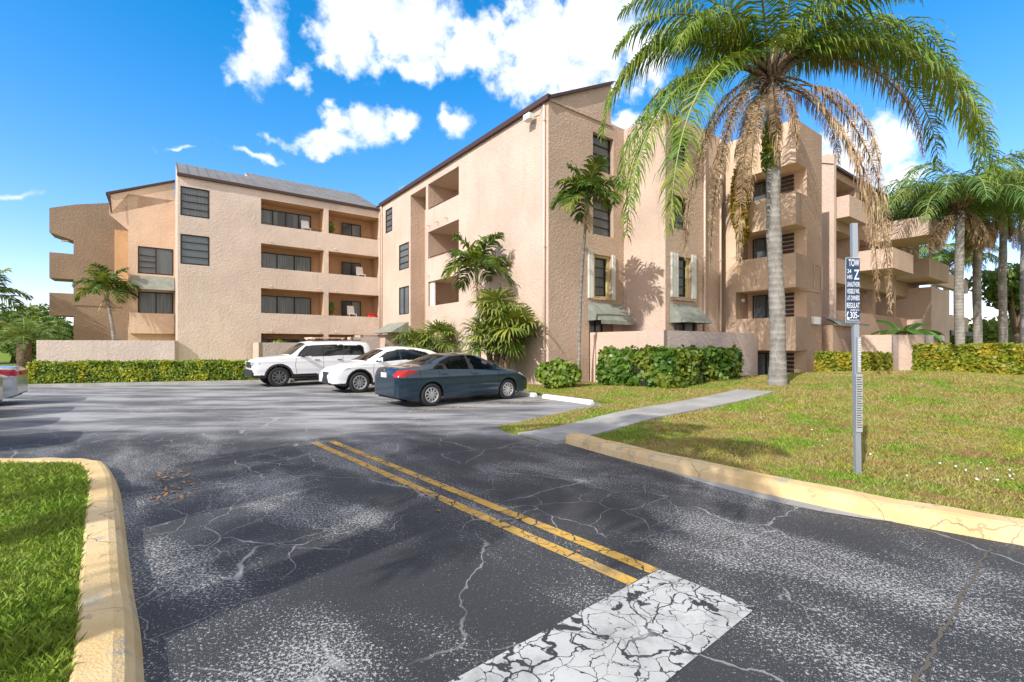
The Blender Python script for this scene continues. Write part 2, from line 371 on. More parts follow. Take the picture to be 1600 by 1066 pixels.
def npmesh(name, V, nper, m, parent=None, smooth=False):
    """V: (N*nper,3) array, faces of nper consecutive vertices"""
    V = np.asarray(V, dtype=np.float32).reshape(-1, 3); nf = len(V)//nper
    me = bpy.data.meshes.new(name); me.vertices.add(len(V)); me.vertices.foreach_set('co', V.ravel())
    me.loops.add(len(V)); me.loops.foreach_set('vertex_index', np.arange(len(V), dtype=np.int32))
    me.polygons.add(nf); me.polygons.foreach_set('loop_start', np.arange(0, nf*nper, nper, dtype=np.int32))
    me.polygons.foreach_set('loop_total', np.full(nf, nper, dtype=np.int32))
    me.materials.append(m); me.update(calc_edges=True); me.validate()
    if smooth: me.polygons.foreach_set('use_smooth', [True]*nf)
    o = bpy.data.objects.new(name, me); COL.objects.link(o)
    if parent is not None: o.parent = parent
    return o
def copy_tree(o, parent=None):
    c = o.copy(); COL.objects.link(c)
    if parent is not None: c.parent = parent
    for ch in list(o.children): copy_tree(ch, c)
    return c

# ------------------------------------------------------------------ ground, lot, lawns
def mound(x, y):
    x = np.asarray(x, float); y = np.asarray(y, float)
    h = .62*np.exp(-(((x-14)/7.)**2 + ((y-16)/5.5)**2))
    a = x*UX+y*UY; b = -x*UY+y*UX
    near = np.clip((a-10.2)/3, 0, 1)
    return .085 + .045*np.clip((x-1)/2, 0, 1) + h
def terrain(name, poly, step, zf, m, skirt=.2, kind='structure'):
    P = [Vector(p) for p in poly]; n = len(P)
    xs = [p.x for p in P]; ys = [p.y for p in P]
    pts = list(P); 
    def inside(x, y):
        c = False; j = n-1
        for i in range(n):
            if ((P[i].y > y) != (P[j].y > y)) and (x < (P[j].x-P[i].x)*(y-P[i].y)/(P[j].y-P[i].y)+P[i].x): c = not c
            j = i
        return c
    gx = min(xs)+step*.5
    while gx < max(xs):
        gy = min(ys)+step*.5
        while gy < max(ys):
            if inside(gx, gy): pts.append(Vector((gx+step*.2*random.random(), gy+step*.2*random.random())))
            gy += step
        gx += step
    r = delaunay_2d_cdt(pts, [(i, (i+1) % n) for i in range(n)], [list(range(n))], 1, 1e-5)
    vs = [(v.x, v.y, float(zf(v.x, v.y))) for v in r[0]]; fs = [tuple(f) for f in r[2]]
    k = len(vs)
    for p in P: z = float(zf(p.x, p.y)); vs.append((p.x, p.y, z)); vs.append((p.x, p.y, z-skirt))
    for i in range(n): j = (i+1) % n; fs.append((k+2*i, k+2*j, k+2*j+1, k+2*i+1))
    me = bpy.data.meshes.new(name); me.from_pydata(vs, [], fs); me.materials.append(m)
    me.polygons.foreach_set('use_smooth', [True]*len(me.polygons)); me.update()
    o = bpy.data.objects.new(name, me); COL.objects.link(o); o['kind'] = kind
    return o
def curb_line(name, pts, wid, h=.15):
    """pts: road-side bottom line; curb body lies to the left of travel; rounded mountable face"""
    prof = [(0, -.05), (.0, 0), (.035, .09), (.075, .135), (.12, h), (wid-.02, h), (wid, h-.02), (wid, -.05)]
    P = [Vector(p) for p in pts]; mb = MB(); n = len(prof); i0 = 0
    for k, p in enumerate(P):
        t = (P[min(k+1, len(P)-1)]-P[max(k-1, 0)]).normalized(); nn = Vector((-t.y, t.x))
        for o_, z in prof: mb.v.append((p.x+nn.x*o_, p.y+nn.y*o_, z+.006*math.sin(k*1.7)*(z > .1)))
    for k in range(len(P)-1):
        for j in range(n-1): mb.f.append((k*n+j, k*n+j+1, (k+1)*n+j+1, (k+1)*n+j))
    mb.f.append(tuple(range(n))); mb.f.append(tuple((len(P)-1)*n+j for j in range(n))[::-1])
    o = mb.build(name, M_CURB, smooth=False); o['kind'] = 'structure'; return o
def smoothline(pts, per=6):
    P = [Vector(p) for p in pts]; out = []
    for i in range(len(P)-1):
        p0 = P[max(i-1, 0)]; p1 = P[i]; p2 = P[i+1]; p3 = P[min(i+2, len(P)-1)]
        for k in range(per):
            t = k/per; out.append(.5*((2*p1)+(-p0+p2)*t+(2*p0-5*p1+4*p2-p3)*t*t+(-p0+3*p1-3*p2+p3)*t**3))
    out.append(P[-1]); return out

MB().quad((-700, -200, -.08), (700, -200, -.08), (700, 900, -.08), (-700, 900, -.08)).build('ground', M_LAWN)['kind'] = 'structure'
MB().quad((-60, -30, 0), (60, -30, 0), (60, 24, 0), (-60, 40, 0)).build('parking_lot', M_ASPH)['kind'] = 'structure'
# left island
lc = smoothline([(2.0, -2.6), (.2, -.2), (-1.805, 2.307), (-2.60, 3.22), (-3.50, 4.25), (-4.43, 5.31), (-5.05, 5.95), (-5.45, 6.28), (-6.0, 6.42), (-7.0, 6.40), (-10, 6.3), (-20, 6.0)], 5)
curb_line('left_curb', lc, .27)
def offset(P, d):
    out = []
    for k, p in enumerate(P):
        t = (P[min(k+1, len(P)-1)]-P[max(k-1, 0)]).normalized(); out.append((p.x-t.y*d, p.y+t.x*d))
    return out
li = offset(lc, .262)
left_poly = li + [(-20, -8), (1.5, -6)]
terrain('left_lawn', left_poly, .6, lambda x, y: .115, M_LAWN)
# right curb and lawn
rc = smoothline([(30, 1.2), (14, 1.7), (7.6, 2.45), (5.4, 3.15), (4.23, 3.88), (3.21, 4.79), (1.79, 6.58), (.89, 8.0)], 6)
def rcurb():
    # body must be on the lawn side (right of travel when going from camera outwards) -> list runs far-right to far
    return curb_line('right_curb', [Vector(p) for p in rc][::-1], .32)
rc_ = [Vector(p) for p in rc][::-1]
rcurb()
ri = offset(rc_, .312)
xya = XY(10.25, 31.2); xyb = XY(10.25, 8.5)
right_poly = ri + [(60, 1), (60, 60), (10, 60), XY(14, 40), XY(10.25, 40), xya, xyb, (2.6, 12.45), (1.2, 11.0), (-.29, 9.54), (-.1, 8.95), (.15, 8.62), (.45, 8.2), (.9, 8.22)]
right_poly = [tuple(p) for p in right_poly]
def zr(x, y):
    a, b = AB(x, y); e = min(1, max(0, (a-10.1)/1.2)) if b > 8.4 else min(1, max(0, (x+.4)/1.5))
    base = .015 + (mound(x, y)-.015)*(e*.9+.1 if b > 8.4 or y > 8 else 1)
    dd = math.hypot(x-.6, y-8.5)
    return base if dd > 2.6 else base*(.12+.88*(dd/2.6)) if y > 7.6 else base
terrain('right_lawn', right_poly, .45, zr, M_LAWN)
# sidewalk
cl = smoothline([(.42, 8.28), (1.35, 9.0), (2.65, 10.15), (4.7, 11.8), (6.1, 12.9), (7.1, 13.75)], 5)
zs = lambda x, y: zr(x, y)+.035
Lp = offset(cl, .52); Rp = offset(cl, -.52); mb = MB()
for k in range(len(cl)-1):
    q = [Lp[k], Lp[k+1], Rp[k+1], Rp[k]]
    mb.quad(*[(x, y, zs(x, y)) for x, y in q]); 
    for e0, e1 in ((Lp[k], Lp[k+1]), (Rp[k+1], Rp[k])):
        mb.quad((*e0, zs(*e0)), (*e1, zs(*e1)), (*e1, -.1), (*e0, -.1))
mb.quad((*Lp[0], zs(*Lp[0])), (*Rp[0], zs(*Rp[0])), (*Rp[0], -.1), (*Lp[0], -.1))
mb.build('sidewalk', M_CONC)['kind'] = 'structure'
# lot edge kerb before the long hedge and lawn behind it
H1a = Vector((-19.49, 18.75)); H1b = Vector((-11.3, 21.2)); hd = (H1b-H1a).normalized(); hn = Vector((-hd.y, hd.x))
c0 = H1a-hd*12; c1 = H1b+hd*1.2; c2 = Vector(XY(10.25, 26.3)); 
far_poly = [tuple(c0), tuple(c1), tuple(Vector(XY(4.6, 26.0))), tuple(c2), XY(10.25, 31.2), XY(10.2, 60), (-60, 60), (-60, tuple(c0)[1])]
terrain('far_lawn', far_poly, 3, lambda x, y: .10, M_LAWN)
mbk = MB()
for p, q in ((c0, c1), (c1, Vector(XY(4.6, 26.0))), (Vector(XY(4.6, 26.0)), c2)):
    t = (q-p).normalized(); n = Vector((t.y, -t.x)); mbk.prism([tuple(p+n*.16), tuple(q+n*.16), tuple(q), tuple(p)], -.02, .13)
mbk.build('lot_edge_kerb', M_CONC)['kind'] = 'structure'
# painted markings
def strip(mb, p, q, w, z=.004, n=1):
    p = Vector(p); q = Vector(q); t = (q-p).normalized(); s = Vector((-t.y, t.x))*w/2
    mb.quad((*(p+s), z), (*(p-s), z), (*(q-s), z), (*(q+s), z))
mb = MB(); d = Vector((.676, -.737))
A = Vector((.845, 3.275)); B = Vector((1.045, 3.44))
strip(mb, A-d*.0, Vector((-3.41, 8.06)), .115); strip(mb, B, Vector((-3.12, 8.13)), .115)
mb.build('yellow_centre_lines', M_YLINE)['kind'] = 'structure'
s0 = Vector((1.09, 3.47)); sd = Vector((-1.38, -1.15)).normalized(); sn = Vector((.44, -.52)).normalized()*.68
MB().quad((*s0, .004), (*(s0+sd*5), .004), (*(s0+sd*5+sn), .004), (*(s0+sn), .004)).build('white_stop_bar', M_WLINE)['kind'] = 'structure'
mb = MB()
for bb in (11.0, 13.55, 16.1, 18.65, 21.2, 23.75): strip(mb, XY(5.0, bb), XY(9.9, bb), .10)
for bb in (11.6, 14.2, 16.8, 19.4): strip(mb, XY(-9.8, bb), XY(-5.9, bb), .10)
mb.build('stall_lines', M_STALL)['kind'] = 'structure'

# joint across the drive with weeds, concrete gutter patch by the right curb
ja, jb = Vector(G(1545, 858)), Vector(G(1425, 1075)); mb = MB(); jn = 60; jp = []
for k in range(jn+1):
    q = ja.lerp(jb, k/jn); jp.append((q.x+.012*math.sin(k*1.3)+.010*math.sin(k*.37+1), q.y))
for k in range(jn):
    w_ = .008+.008*abs(math.sin(k*.9)); w2 = .008+.008*abs(math.sin((k+1)*.9))
    mb.quad((jp[k][0]-w_, jp[k][1], .004), (jp[k][0]+w_, jp[k][1], .004), (jp[k+1][0]+w2, jp[k+1][1], .004), (jp[k+1][0]-w2, jp[k+1][1], .004))
mb.build('road_joint', mat('joint_filler', (.10, .085, .065), .9))['kind'] = 'structure'
gp = [Vector(p) for p in rc if 1.9 < p[0] < 3.7]; mb = MB()
for k in range(len(gp)-1):
    f0 = .20*math.sin(math.pi*k/(len(gp)-1))+.01; f1 = .20*math.sin(math.pi*(k+1)/(len(gp)-1))+.01; t_ = (gp[k+1]-gp[k]).normalized(); n_ = Vector((-t_.y, t_.x))
    if n_.y > 0: n_ = -n_
    mb.quad((*(gp[k]), .004), (*(gp[k+1]), .004), (*(gp[k+1]+n_*f1), .004), (*(gp[k]+n_*f0), .004))
mb.build('gutter_patch', M_CONC)['kind'] = 'structure'
# ------------------------------------------------------------------ grass blades
def inpoly(P, X, Y):
    c = np.zeros(len(X), bool); n = len(P); j = n-1
    for i in range(n):
        xi, yi = P[i]; xj, yj = P[j]
        if yi != yj: c ^= ((yi > Y) != (yj > Y)) & (X < (xj-xi)*(Y-yi)/(yj-yi)+xi)
        j = i
    return c
def blades(name, poly, boxr, dens, h0, h1, w, zf, label, excl=None, fov=1.22):
    x0, x1, y0, y1 = boxr; n = int((x1-x0)*(y1-y0)*dens)
    X = RS.uniform(x0, x1, n); Y = RS.uniform(y0, y1, n)
    k = inpoly(poly, X, Y) & (np.abs(X/np.maximum(Y, .1)) < fov)
    if excl is not None: k &= ~inpoly(excl, X, Y)
    X = X[k]; Y = Y[k]; n = len(X); Z = np.array([zf(a, b) for a, b in zip(X, Y)])-.004
    patch = .65+.6*np.abs(np.sin(X*1.3+np.cos(Y*1.1)*2))*RS.uniform(.5, 1, n)
    H = RS.uniform(h0, h1, n)*patch; an = RS.uniform(0, 2*np.pi, n); la = RS.uniform(0, 2*np.pi, n); ln = RS.uniform(.1, 1.1, n)*H
    dx = np.cos(an)*w/2; dy = np.sin(an)*w/2
    V = np.zeros((n, 4, 3)); V[:, 0] = np.c_[X-dx, Y-dy, Z]; V[:, 1] = np.c_[X+dx, Y+dy, Z]
    mx = X+np.cos(la)*ln*.4; my = Y+np.sin(la)*ln*.4
    V[:, 2] = np.c_[mx+dx*.8, my+dy*.8, Z+H*.65]; V[:, 3] = np.c_[X+np.cos(la)*ln, Y+np.sin(la)*ln, Z+H]
    return V
V = [blades('g', left_poly, (-11, -.5, .8, 6.4), 3200, .03, .07, .0075, lambda x, y: .115, '', None, 2.6)]
tag(npmesh('grass', np.concatenate(V), 4, M_BLADE), 'short green grass growing on the kerbed island on the left', 'grass', kind='stuff')
walk = [tuple(p) for p in Lp] + [tuple(p) for p in Rp[::-1]]
V = [blades('g', right_poly, (.5, 11, 3, 9), 2100, .018, .052, .009, zr, '', walk),
     blades('g', right_poly, (-.6, 20, 9, 19), 560, .03, .062, .016, zr, '', walk)]
tag(npmesh('grass', np.concatenate(V), 4, M_BLADE), 'patchy green and straw coloured grass on the sloping lawn by the sidewalk', 'grass', kind='stuff')

# ------------------------------------------------------------------ buildings
class Facade:
    """a wall plane in grid coordinates. ax='b': plane b=c facing -b, t runs along a. ax='a': plane a=c facing -a, t runs along b. d = depth inwards"""
    def __init__(s, ax, c): s.ax = ax; s.c = c
    def P(s, t, d, z): return (t, s.c+d, z) if s.ax == 'b' else (s.c+d, t, z)
    def box(s, mb, t0, t1, d0, d1, z0, z1):
        if s.ax == 'b': return mb.box(t0, t1, s.c+d0, s.c+d1, z0, z1)
        return mb.box(s.c+d0, s.c+d1, t0, t1, z0, z1)
    def panel(s, mb, t0, t1, z0, ztop, holes):
        """ztop: number. holes: (t0,t1,z0,z1,depth[,side mb])"""
        ts = sorted({t0, t1, *[h[0] for h in holes], *[h[1] for h in holes]}); zs = sorted({z0, ztop, *[h[2] for h in holes], *[h[3] for h in holes]})
        for i in range(len(ts)-1):
            for j in range(len(zs)-1):
                tm = (ts[i]+ts[i+1])/2; zm = (zs[j]+zs[j+1])/2
                if any(h[0] < tm < h[1] and h[2] < zm < h[3] for h in holes): continue
                mb.quad(s.P(ts[i], 0, zs[j]), s.P(ts[i+1], 0, zs[j]), s.P(ts[i+1], 0, zs[j+1]), s.P(ts[i], 0, zs[j+1]))
        for h in holes:
            a, b, c, d, dp = h[:5]; m2 = h[5] if len(h) > 5 else mb
            m2.quad(s.P(a, 0, c), s.P(a, dp, c), s.P(a, dp, d), s.P(a, 0, d)); m2.quad(s.P(b, 0, c), s.P(b, dp, c), s.P(b, dp, d), s.P(b, 0, d))
            m2.quad(s.P(a, 0, c), s.P(b, 0, c), s.P(b, dp, c), s.P(a, dp, c)); m2.quad(s.P(a, 0, d), s.P(b, 0, d), s.P(b, dp, d), s.P(a, dp, d))
            m2.quad(s.P(a, dp, c), s.P(b, dp, c), s.P(b, dp, d), s.P(a, dp, d))
    def window(s, par, t0, t1, z0, z1, d, nh=0, nv=0, curtain='full', m=None, name='window', fr=.045):
        """frame at depth d with nh horizontal and nv vertical bars; pane and curtain behind"""
        mb = MB(); f = fr
        s.box(mb, t0+.004, t0+f, d-.05, d+.02, z0+.004, z1-.004); s.box(mb, t1-f, t1-.004, d-.05, d+.02, z0+.004, z1-.004)
        s.box(mb, t0+f, t1-f, d-.05, d+.02, z0+.004, z0+f); s.box(mb, t0+f, t1-f, d-.05, d+.02, z1-f, z1-.004)
        for k in range(nv):
            t = t0+(t1-t0)*(k+1)/(nv+1); s.box(mb, t-f*.6, t+f*.6, d-.045, d+.015, z0+f, z1-f)
        for k in range(nh):
            z = z0+(z1-z0)*(k+1)/(nh+1); s.box(mb, t0+f, t1-f, d-.043, d+.013, z-f*.36, z+f*.36)
        fo = mb.build(name, m or M_BRONZE, par)
        q_ = [s.P(t0+f, d, z0+f), s.P(t1-f, d, z0+f), s.P(t1-f, d, z1-f), s.P(t0+f, d, z1-f)]; pm = MB().quad(*(q_ if s.ax == 'b' else q_[::-1]))
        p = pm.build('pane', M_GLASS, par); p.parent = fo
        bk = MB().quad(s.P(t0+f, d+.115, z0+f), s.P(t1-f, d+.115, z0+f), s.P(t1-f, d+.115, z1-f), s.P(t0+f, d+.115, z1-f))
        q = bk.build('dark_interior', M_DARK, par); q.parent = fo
        if curtain != 'none':
            spans = {'full': [(0, 1)], 'sides': [(0, .34), (.66, 1)], 'right': [(.45, 1)], 'left': [(0, .5)], 'blind': [(0, 1)]}[curtain]
            for u0, u1 in spans:
                cm = MB()
                a = t0+f+(t1-t0-2*f)*u0; b = t0+f+(t1-t0-2*f)*u1; n = max(6, int((b-a)/.05)); 
                if curtain == 'blind': n = 1
                for k in range(n):
                    ta = a+(b-a)*k/n; tb = a+(b-a)*(k+1)/n; da = d+.05+.02*(k % 2); db = d+.05+.02*((k+1) % 2)
                    if curtain == 'blind': da = db = d+.04
                    cm.quad(s.P(ta, da, z0+f), s.P(tb, db, z0+f), s.P(tb, db, z1-f), s.P(ta, da, z1-f))
                c = cm.build('curtain' if curtain != 'blind' else 'blind', M_BLIND if curtain == 'blind' else M_CURT, par); c.parent = fo
        return fo
    def awning(s, par, t0, t1, ztop, zbot, out, val=.0):
        mb = MB(); z2 = zbot
        A = [s.P(t0, -.01, ztop), s.P(t1, -.01, ztop), s.P(t1, -out, z2), s.P(t0, -out, z2)]
        mb.quad(*A); mb.quad(s.P(t0, -.01, ztop), s.P(t0, -out, z2), s.P(t0, -.01, z2)); mb.quad(s.P(t1, -.01, ztop), s.P(t1, -.01, z2), s.P(t1, -out, z2))
        if val: mb.quad(s.P(t0, -out, z2), s.P(t1, -out, z2), s.P(t1, -out-.02, z2-val), s.P(t0, -out-.02, z2-val))
        return mb.build('awning', M_AWN, par)
    def spout(s, par, t, z0, z1, r=.05):
        o = MB().tube([s.P(t, -.07, z0), s.P(t, -.07, z1)], r, 8).build('downspout', M_SPOUT, par, smooth=True)
        for z in (z0+1.5, (z0+z1)/2, z1-.6):
            b = MB(); s.box(b, t-.07, t+.07, -.125, -.015, z, z+.04); c = b.build('bracket', M_SPOUT, par); c.parent = o
        return o
    def scupper(s, par, t, z):
        return MB().tube([s.P(t, .0, z), s.P(t, -.16, z), s.P(t, -.20, z-.05)], .03, 6).build('balcony_drain', M_SPOUT, par)
def cap(mb, x0, x1, y0, y1, z): mb.quad((x0, y0, z), (x1, y0, z), (x1, y1, z), (x0, y1, z))

# ---- centre block: sunlit west face a=A0, end face b=B0, stepped face a=16.61 / b=11.68
A0, B0 = 12.13, 13.84; BW = 31.29
cb = building('apartment_building', A0, B0, 'tallest pale stucco block with a slanted roof peak, behind the dark blue sedan')
wl = MB()     # pale west wall
FW = Facade('a', A0); TOP = 11.36
holes = [(19.02-.0, 20.72, 9.35, 10.80, 1.5)]
wl_holes = [(20.72, 24.14, 9.35, 10.80, 1.9), (20.72, 24.14, 6.57, 8.10, 1.9), (20.72, 24.14, 3.90, 5.28, 1.9),
            (24.42, 26.48, .05, 10.78, .95),
            (29.28, 30.37, 9.22, 10.77, .10), (26.71, 28.15, 6.44, 8.03, .10), (26.71, 28.15, 3.64, 5.35, .10), (26.9, 28.4, .3, 2.5, .12)]
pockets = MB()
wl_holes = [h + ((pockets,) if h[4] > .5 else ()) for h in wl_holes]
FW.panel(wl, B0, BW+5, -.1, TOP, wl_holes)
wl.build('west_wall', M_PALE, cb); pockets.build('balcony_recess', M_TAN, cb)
for i, (t0, t1, z0, z1) in enumerate([(29.28, 30.37, 9.22, 10.77), (26.71, 28.15, 6.44, 8.03), (26.71, 28.15, 3.64, 5.35), (26.9, 28.4, .3, 2.5)]):
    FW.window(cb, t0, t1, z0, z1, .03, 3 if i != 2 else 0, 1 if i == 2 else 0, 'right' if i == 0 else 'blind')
for zz in (8.42, 5.62):
    for t in ((23.9, 22.9, 21.9) if zz > 8 else (24.0,)): FW.scupper(cb, t, zz)
# white enclosure post in the lowest opening
FW.box(MB(), 0, 0, 0, 0, 0, 0)
b_ = MB(); FW.box(b_, 23.62, 24.10, .12, .20, 3.91, 5.27); b_.build('storm_panel', M_WHITE, cb)
for z0, z1 in ((9.35, 10.8), (6.57, 8.10)):
    b_ = MB(); FW.box(b_, 20.74, 24.12, .10, .13, z0+.10, z0+.14); b_.build('balcony_rail', M_TRIM, cb)
aw = FW.awning(cb, 26.75, 29.9, 3.15, 2.48, 1.15)
b_ = MB(); FW.box(b_, 28.6, 29.9, -.75, -.01, -.05, 2.4); b_.build('entry_wall', M_PALE, cb)
FW.spout(cb, 14.02, 0, 11.1); FW.spout(cb, 31.0, 0, 11.2)
# end face
pr = MB(); FE = Facade('b', B0)
FE.panel(pr, A0, 16.61, -.1, TOP, [(14.62, 15.92, 9.14, 10.72, .36), (14.62, 15.92, 6.40, 7.95, .36), (14.62, 15.75, 3.72, 5.55, .36), (14.4, 15.9, .2, 3.35, .3)])
pr.quad((A0, B0, TOP), (A0+3.63, B0, TOP), (A0+3.63, B0, 13.14), (A0, B0, TOP+.03))
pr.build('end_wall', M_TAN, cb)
mo = MB().box(A0, 15.78, B0-.05, B0-.001, 11.24, 11.34); mo.build('moulding', M_TAN, cb)
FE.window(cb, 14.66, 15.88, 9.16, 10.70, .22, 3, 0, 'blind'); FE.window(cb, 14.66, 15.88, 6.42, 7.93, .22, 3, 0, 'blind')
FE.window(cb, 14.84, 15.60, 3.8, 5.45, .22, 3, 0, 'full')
rv = MB()
for t0, t1, z0, z1 in ((14.625, 14.84, 3.73, 5.54), (15.60, 15.745, 3.73, 5.54), (14.84, 15.60, 5.45, 5.54), (14.84, 15.6, 3.73, 3.8)): FE.box(rv, t0, t1, .08, .3, z0, z1)
rv.build('window_surround', M_REVEAL, cb)
def shutter(F, par, t0, t1, z0, z1, sgn):
    mb = MB(); F.box(mb, t0, t1, -.06, -.012, z0, z1); n = 3
    for k in range(n): tt = t0+(t1-t0)*(k+.5)/n; F.box(mb, tt-.02, tt+.02, -.075, -.062, z0+.03, z1-.03)
    return mb.build('storm_shutter', M_SHUT, par)
shutter(FE, cb, 14.30, 14.62, 3.66, 5.68, 1); shutter(FE, cb, 15.78, 15.98, 3.66, 5.62, -1)
b_ = MB(); FE.box(b_, 14.62, 15.78, -.08, -.005, 3.62, 3.70); b_.build('window_sill', M_TAN, cb)
FE.awning(cb, 14.3, 16.4, 3.5, 2.72, .75, .16)
FE.window(cb, 14.45, 15.3, .22, 3.3, .12, 0, 1, 'full'); b_ = MB()
for k in range(9): FE.box(b_, 15.32+k*.06, 15.36+k*.06, .05, .12, .2, 3.3)
b_.build('slatted_door', M_WOODSLAT, cb)
# stepped wing towards the camera
st = MB(); st2 = MB(); FS = Facade('a', 16.61); FB = Facade('b', 11.68); T2 = 11.33
FS.panel(st2, 11.68, B0, -.1, T2, [])
FB.panel(st, 16.61, 20.8, -.1, T2, [(17.15, 18.25, 9.3, 10.6, .36), (17.15, 18.25, 6.6, 8.0, .36), (17.55, 18.45, 3.75, 5.45, .36), (17.2, 18.9, .2, 2.85, .3)])
st.box(20.8, 21.7, 12.9, 16, -.1, T2); cap(st, 16.61, 20.8, 11.68, 16, T2-.001)
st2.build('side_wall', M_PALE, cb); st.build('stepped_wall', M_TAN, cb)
FB.window(cb, 17.18, 18.22, 9.33, 10.57, .22, 3, 0, 'blind'); FB.window(cb, 17.18, 18.22, 6.63, 7.97, .22, 3, 0, 'blind')
FB.window(cb, 17.62, 18.25, 3.82, 5.4, .2, 3, 0, 'full')
rv = MB(); FB.box(rv, 18.25, 18.445, .1, .2, 3.76, 5.44); FB.box(rv, 17.555, 17.62, .1, .2, 3.76, 5.44); rv.build('window_surround', M_REVEAL, cb)
shutter(FB, cb, 16.95, 17.45, 3.7, 5.55, 1); shutter(FB, cb, 18.46, 18.78, 3.7, 5.6, -1)
b_ = MB(); FB.box(b_, 17.0, 18.75, -.08, -.005, 3.58, 3.68); b_.build('window_sill', M_TAN, cb)
FB.awning(cb, 16.9, 18.95, 3.42, 2.62, .75); FB.window(cb, 17.25, 18.85, .22, 2.8, .12, 0, 1, 'sides')
FB.spout(cb, 19.4, 0, 11.2); FB.spout(cb, 20.72, 0, 11.2)
# body behind the faces
bd = MB()
bd.quad((A0, B0, TOP), (A0+3.63, B0, 13.14), (A0+3.63, BW+5, 13.14), (A0, BW+5, TOP))
rf = MB()
x0, x1 = A0-.14, A0+3.64
zz = lambda a: TOP+.03+(a-A0)*.4855
rf.quad((x0, B0-.12, zz(x0)), (x1, B0-.12, zz(x1)), (x1, BW+5, zz(x1)), (x0, BW+5, zz(x0)))
for k in range(44):
    b = B0+.2+k*.51; rf.quad((x0, b, zz(x0)+.05), (x1, b, zz(x1)+.05), (x1, b+.03, zz(x1)+.05), (x0, b+.03, zz(x0)+.05)); rf.quad((x0, b, zz(x0)), (x1, b, zz(x1)), (x1, b, zz(x1)+.05), (x0, b, zz(x0)+.05))
rf.build('roof', M_ROOF, cb)
tm = MB(); tm.box(A0-.16, A0-.001, B0-.14, BW-.02, TOP-.14, TOP+.06)
i = 0
for k in range(1):
    a_, b_2 = (A0-.16, zz(A0-.16)+.03), (x1+.02, zz(x1)+.04)
    tm.quad((a_[0], B0-.14, a_[1]-.12), (b_2[0], B0-.14, b_2[1]-.12), (b_2[0], B0-.14, b_2[1]), (a_[0], B0-.14, a_[1]))
    tm.quad((a_[0], B0-.14, a_[1]), (b_2[0], B0-.14, b_2[1]), (b_2[0], B0-.002, b_2[1]), (a_[0], B0-.002, a_[1]))
    tm.quad((a_[0], B0-.14, a_[1]-.12), (b_2[0], B0-.14, b_2[1]-.12), (b_2[0], B0-.002, b_2[1]-.12), (a_[0], B0-.002, a_[1]-.12))
tm.build('roof_trim', M_TRIM, cb)
rw = MB(); rw.quad((x1-.02, B0, 11.36), (x1-.02, BW+5, 11.36), (x1-.02, BW+5, 13.12), (x1-.02, B0, 13.12))
cap(rw, x1-.02, 30, B0, BW+5, TOP-.002); rw.quad((30, B0, 0), (30, BW+5, 0), (30, BW+5, TOP), (30, B0, TOP)); rw.quad((A0, BW+5, 0), (30, BW+5, 0), (30, BW+5, TOP), (A0, BW+5, TOP))
rw.build('rear_wall', M_TAN, cb)
# floodlight near the top corner
fl = MB(); fl.box(A0-.42, A0-.14, 14.52, 14.92, 10.72, 10.96); fo = fl.build('floodlight', M_WHITE, cb, bevel=.02)
g = MB().quad((A0-.425, 14.55, 10.75), (A0-.425, 14.89, 10.75), (A0-.425, 14.89, 10.93), (A0-.425, 14.55, 10.93)).build('lens', M_BLIND, cb); g.parent = fo
g = MB().tube([(A0-.2, 14.72, 10.84), (A0, 14.72, 10.95)], .03, 6).build('arm', M_BRONZE, cb); g.parent = fo
g = MB().tube([(A0-.02, 14.7, 10.95), (A0-.03, 14.35, 10.9), (A0-.02, 14.1, 11.2), (A0-.02, 14.02, 11.25)], .015, 5).build('cable', M_WHITE, cb); g.parent = fo

# ---- left wing: face b=BW from a=.74 to A0
wg = building('apartment_building', .74, BW, 'pink wing with grey metal roof and a grid of balconies, behind the white SUV')
AL = .74; FL = Facade('b', BW); ws = MB(); rc2 = MB(); TW = 11.0
H = [(.86, 2.2, 8.79, 10.39, .13), (.86, 2.2, 6.14, 7.78, .13)]
bal = []
for z0, z1 in ((8.92, 10.44), (6.33, 7.77), (3.63, 5.11), (.9, 2.41)):
    bal += [(4.78, 8.36, z0, z1, 1.25, rc2), (8.66, 12.06, z0, z1, 1.5, rc2)]
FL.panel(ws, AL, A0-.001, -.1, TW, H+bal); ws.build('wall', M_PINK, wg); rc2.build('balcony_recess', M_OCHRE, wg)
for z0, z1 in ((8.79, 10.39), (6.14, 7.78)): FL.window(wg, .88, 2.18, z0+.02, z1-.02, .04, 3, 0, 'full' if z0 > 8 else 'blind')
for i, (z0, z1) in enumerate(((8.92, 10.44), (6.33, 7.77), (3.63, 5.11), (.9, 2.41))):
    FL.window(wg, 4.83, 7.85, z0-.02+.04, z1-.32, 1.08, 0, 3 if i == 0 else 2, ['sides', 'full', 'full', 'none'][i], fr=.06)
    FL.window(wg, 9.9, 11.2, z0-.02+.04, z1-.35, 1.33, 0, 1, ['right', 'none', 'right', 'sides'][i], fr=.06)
    if i < 1:
        b_ = MB(); FL.box(b_, 8.68, 12.04, .06, .09, z0+.08, z0+.11); FL.box(b_, 4.8, 8.34, .06, .09, z0+.1, z0+.13); b_.build('balcony_rail', M_TRIM, wg)
    for t in (5.3, 8.05, 9.1): 
        if i: FL.scupper(wg, t, z1+.16)
FL.spout(wg, A0-.12, 0, 10.8); 
sd = MB(); FA = Facade('a', AL); FA.panel(sd, BW, BW+5.6, -.1, TW, []); sd.quad((AL, BW, TW), (AL, BW+3.9, TW), (AL, BW+3.9, TW+.46*3.9), (AL, BW, TW+.02)); sd.build('side_wall', M_PALE, wg)
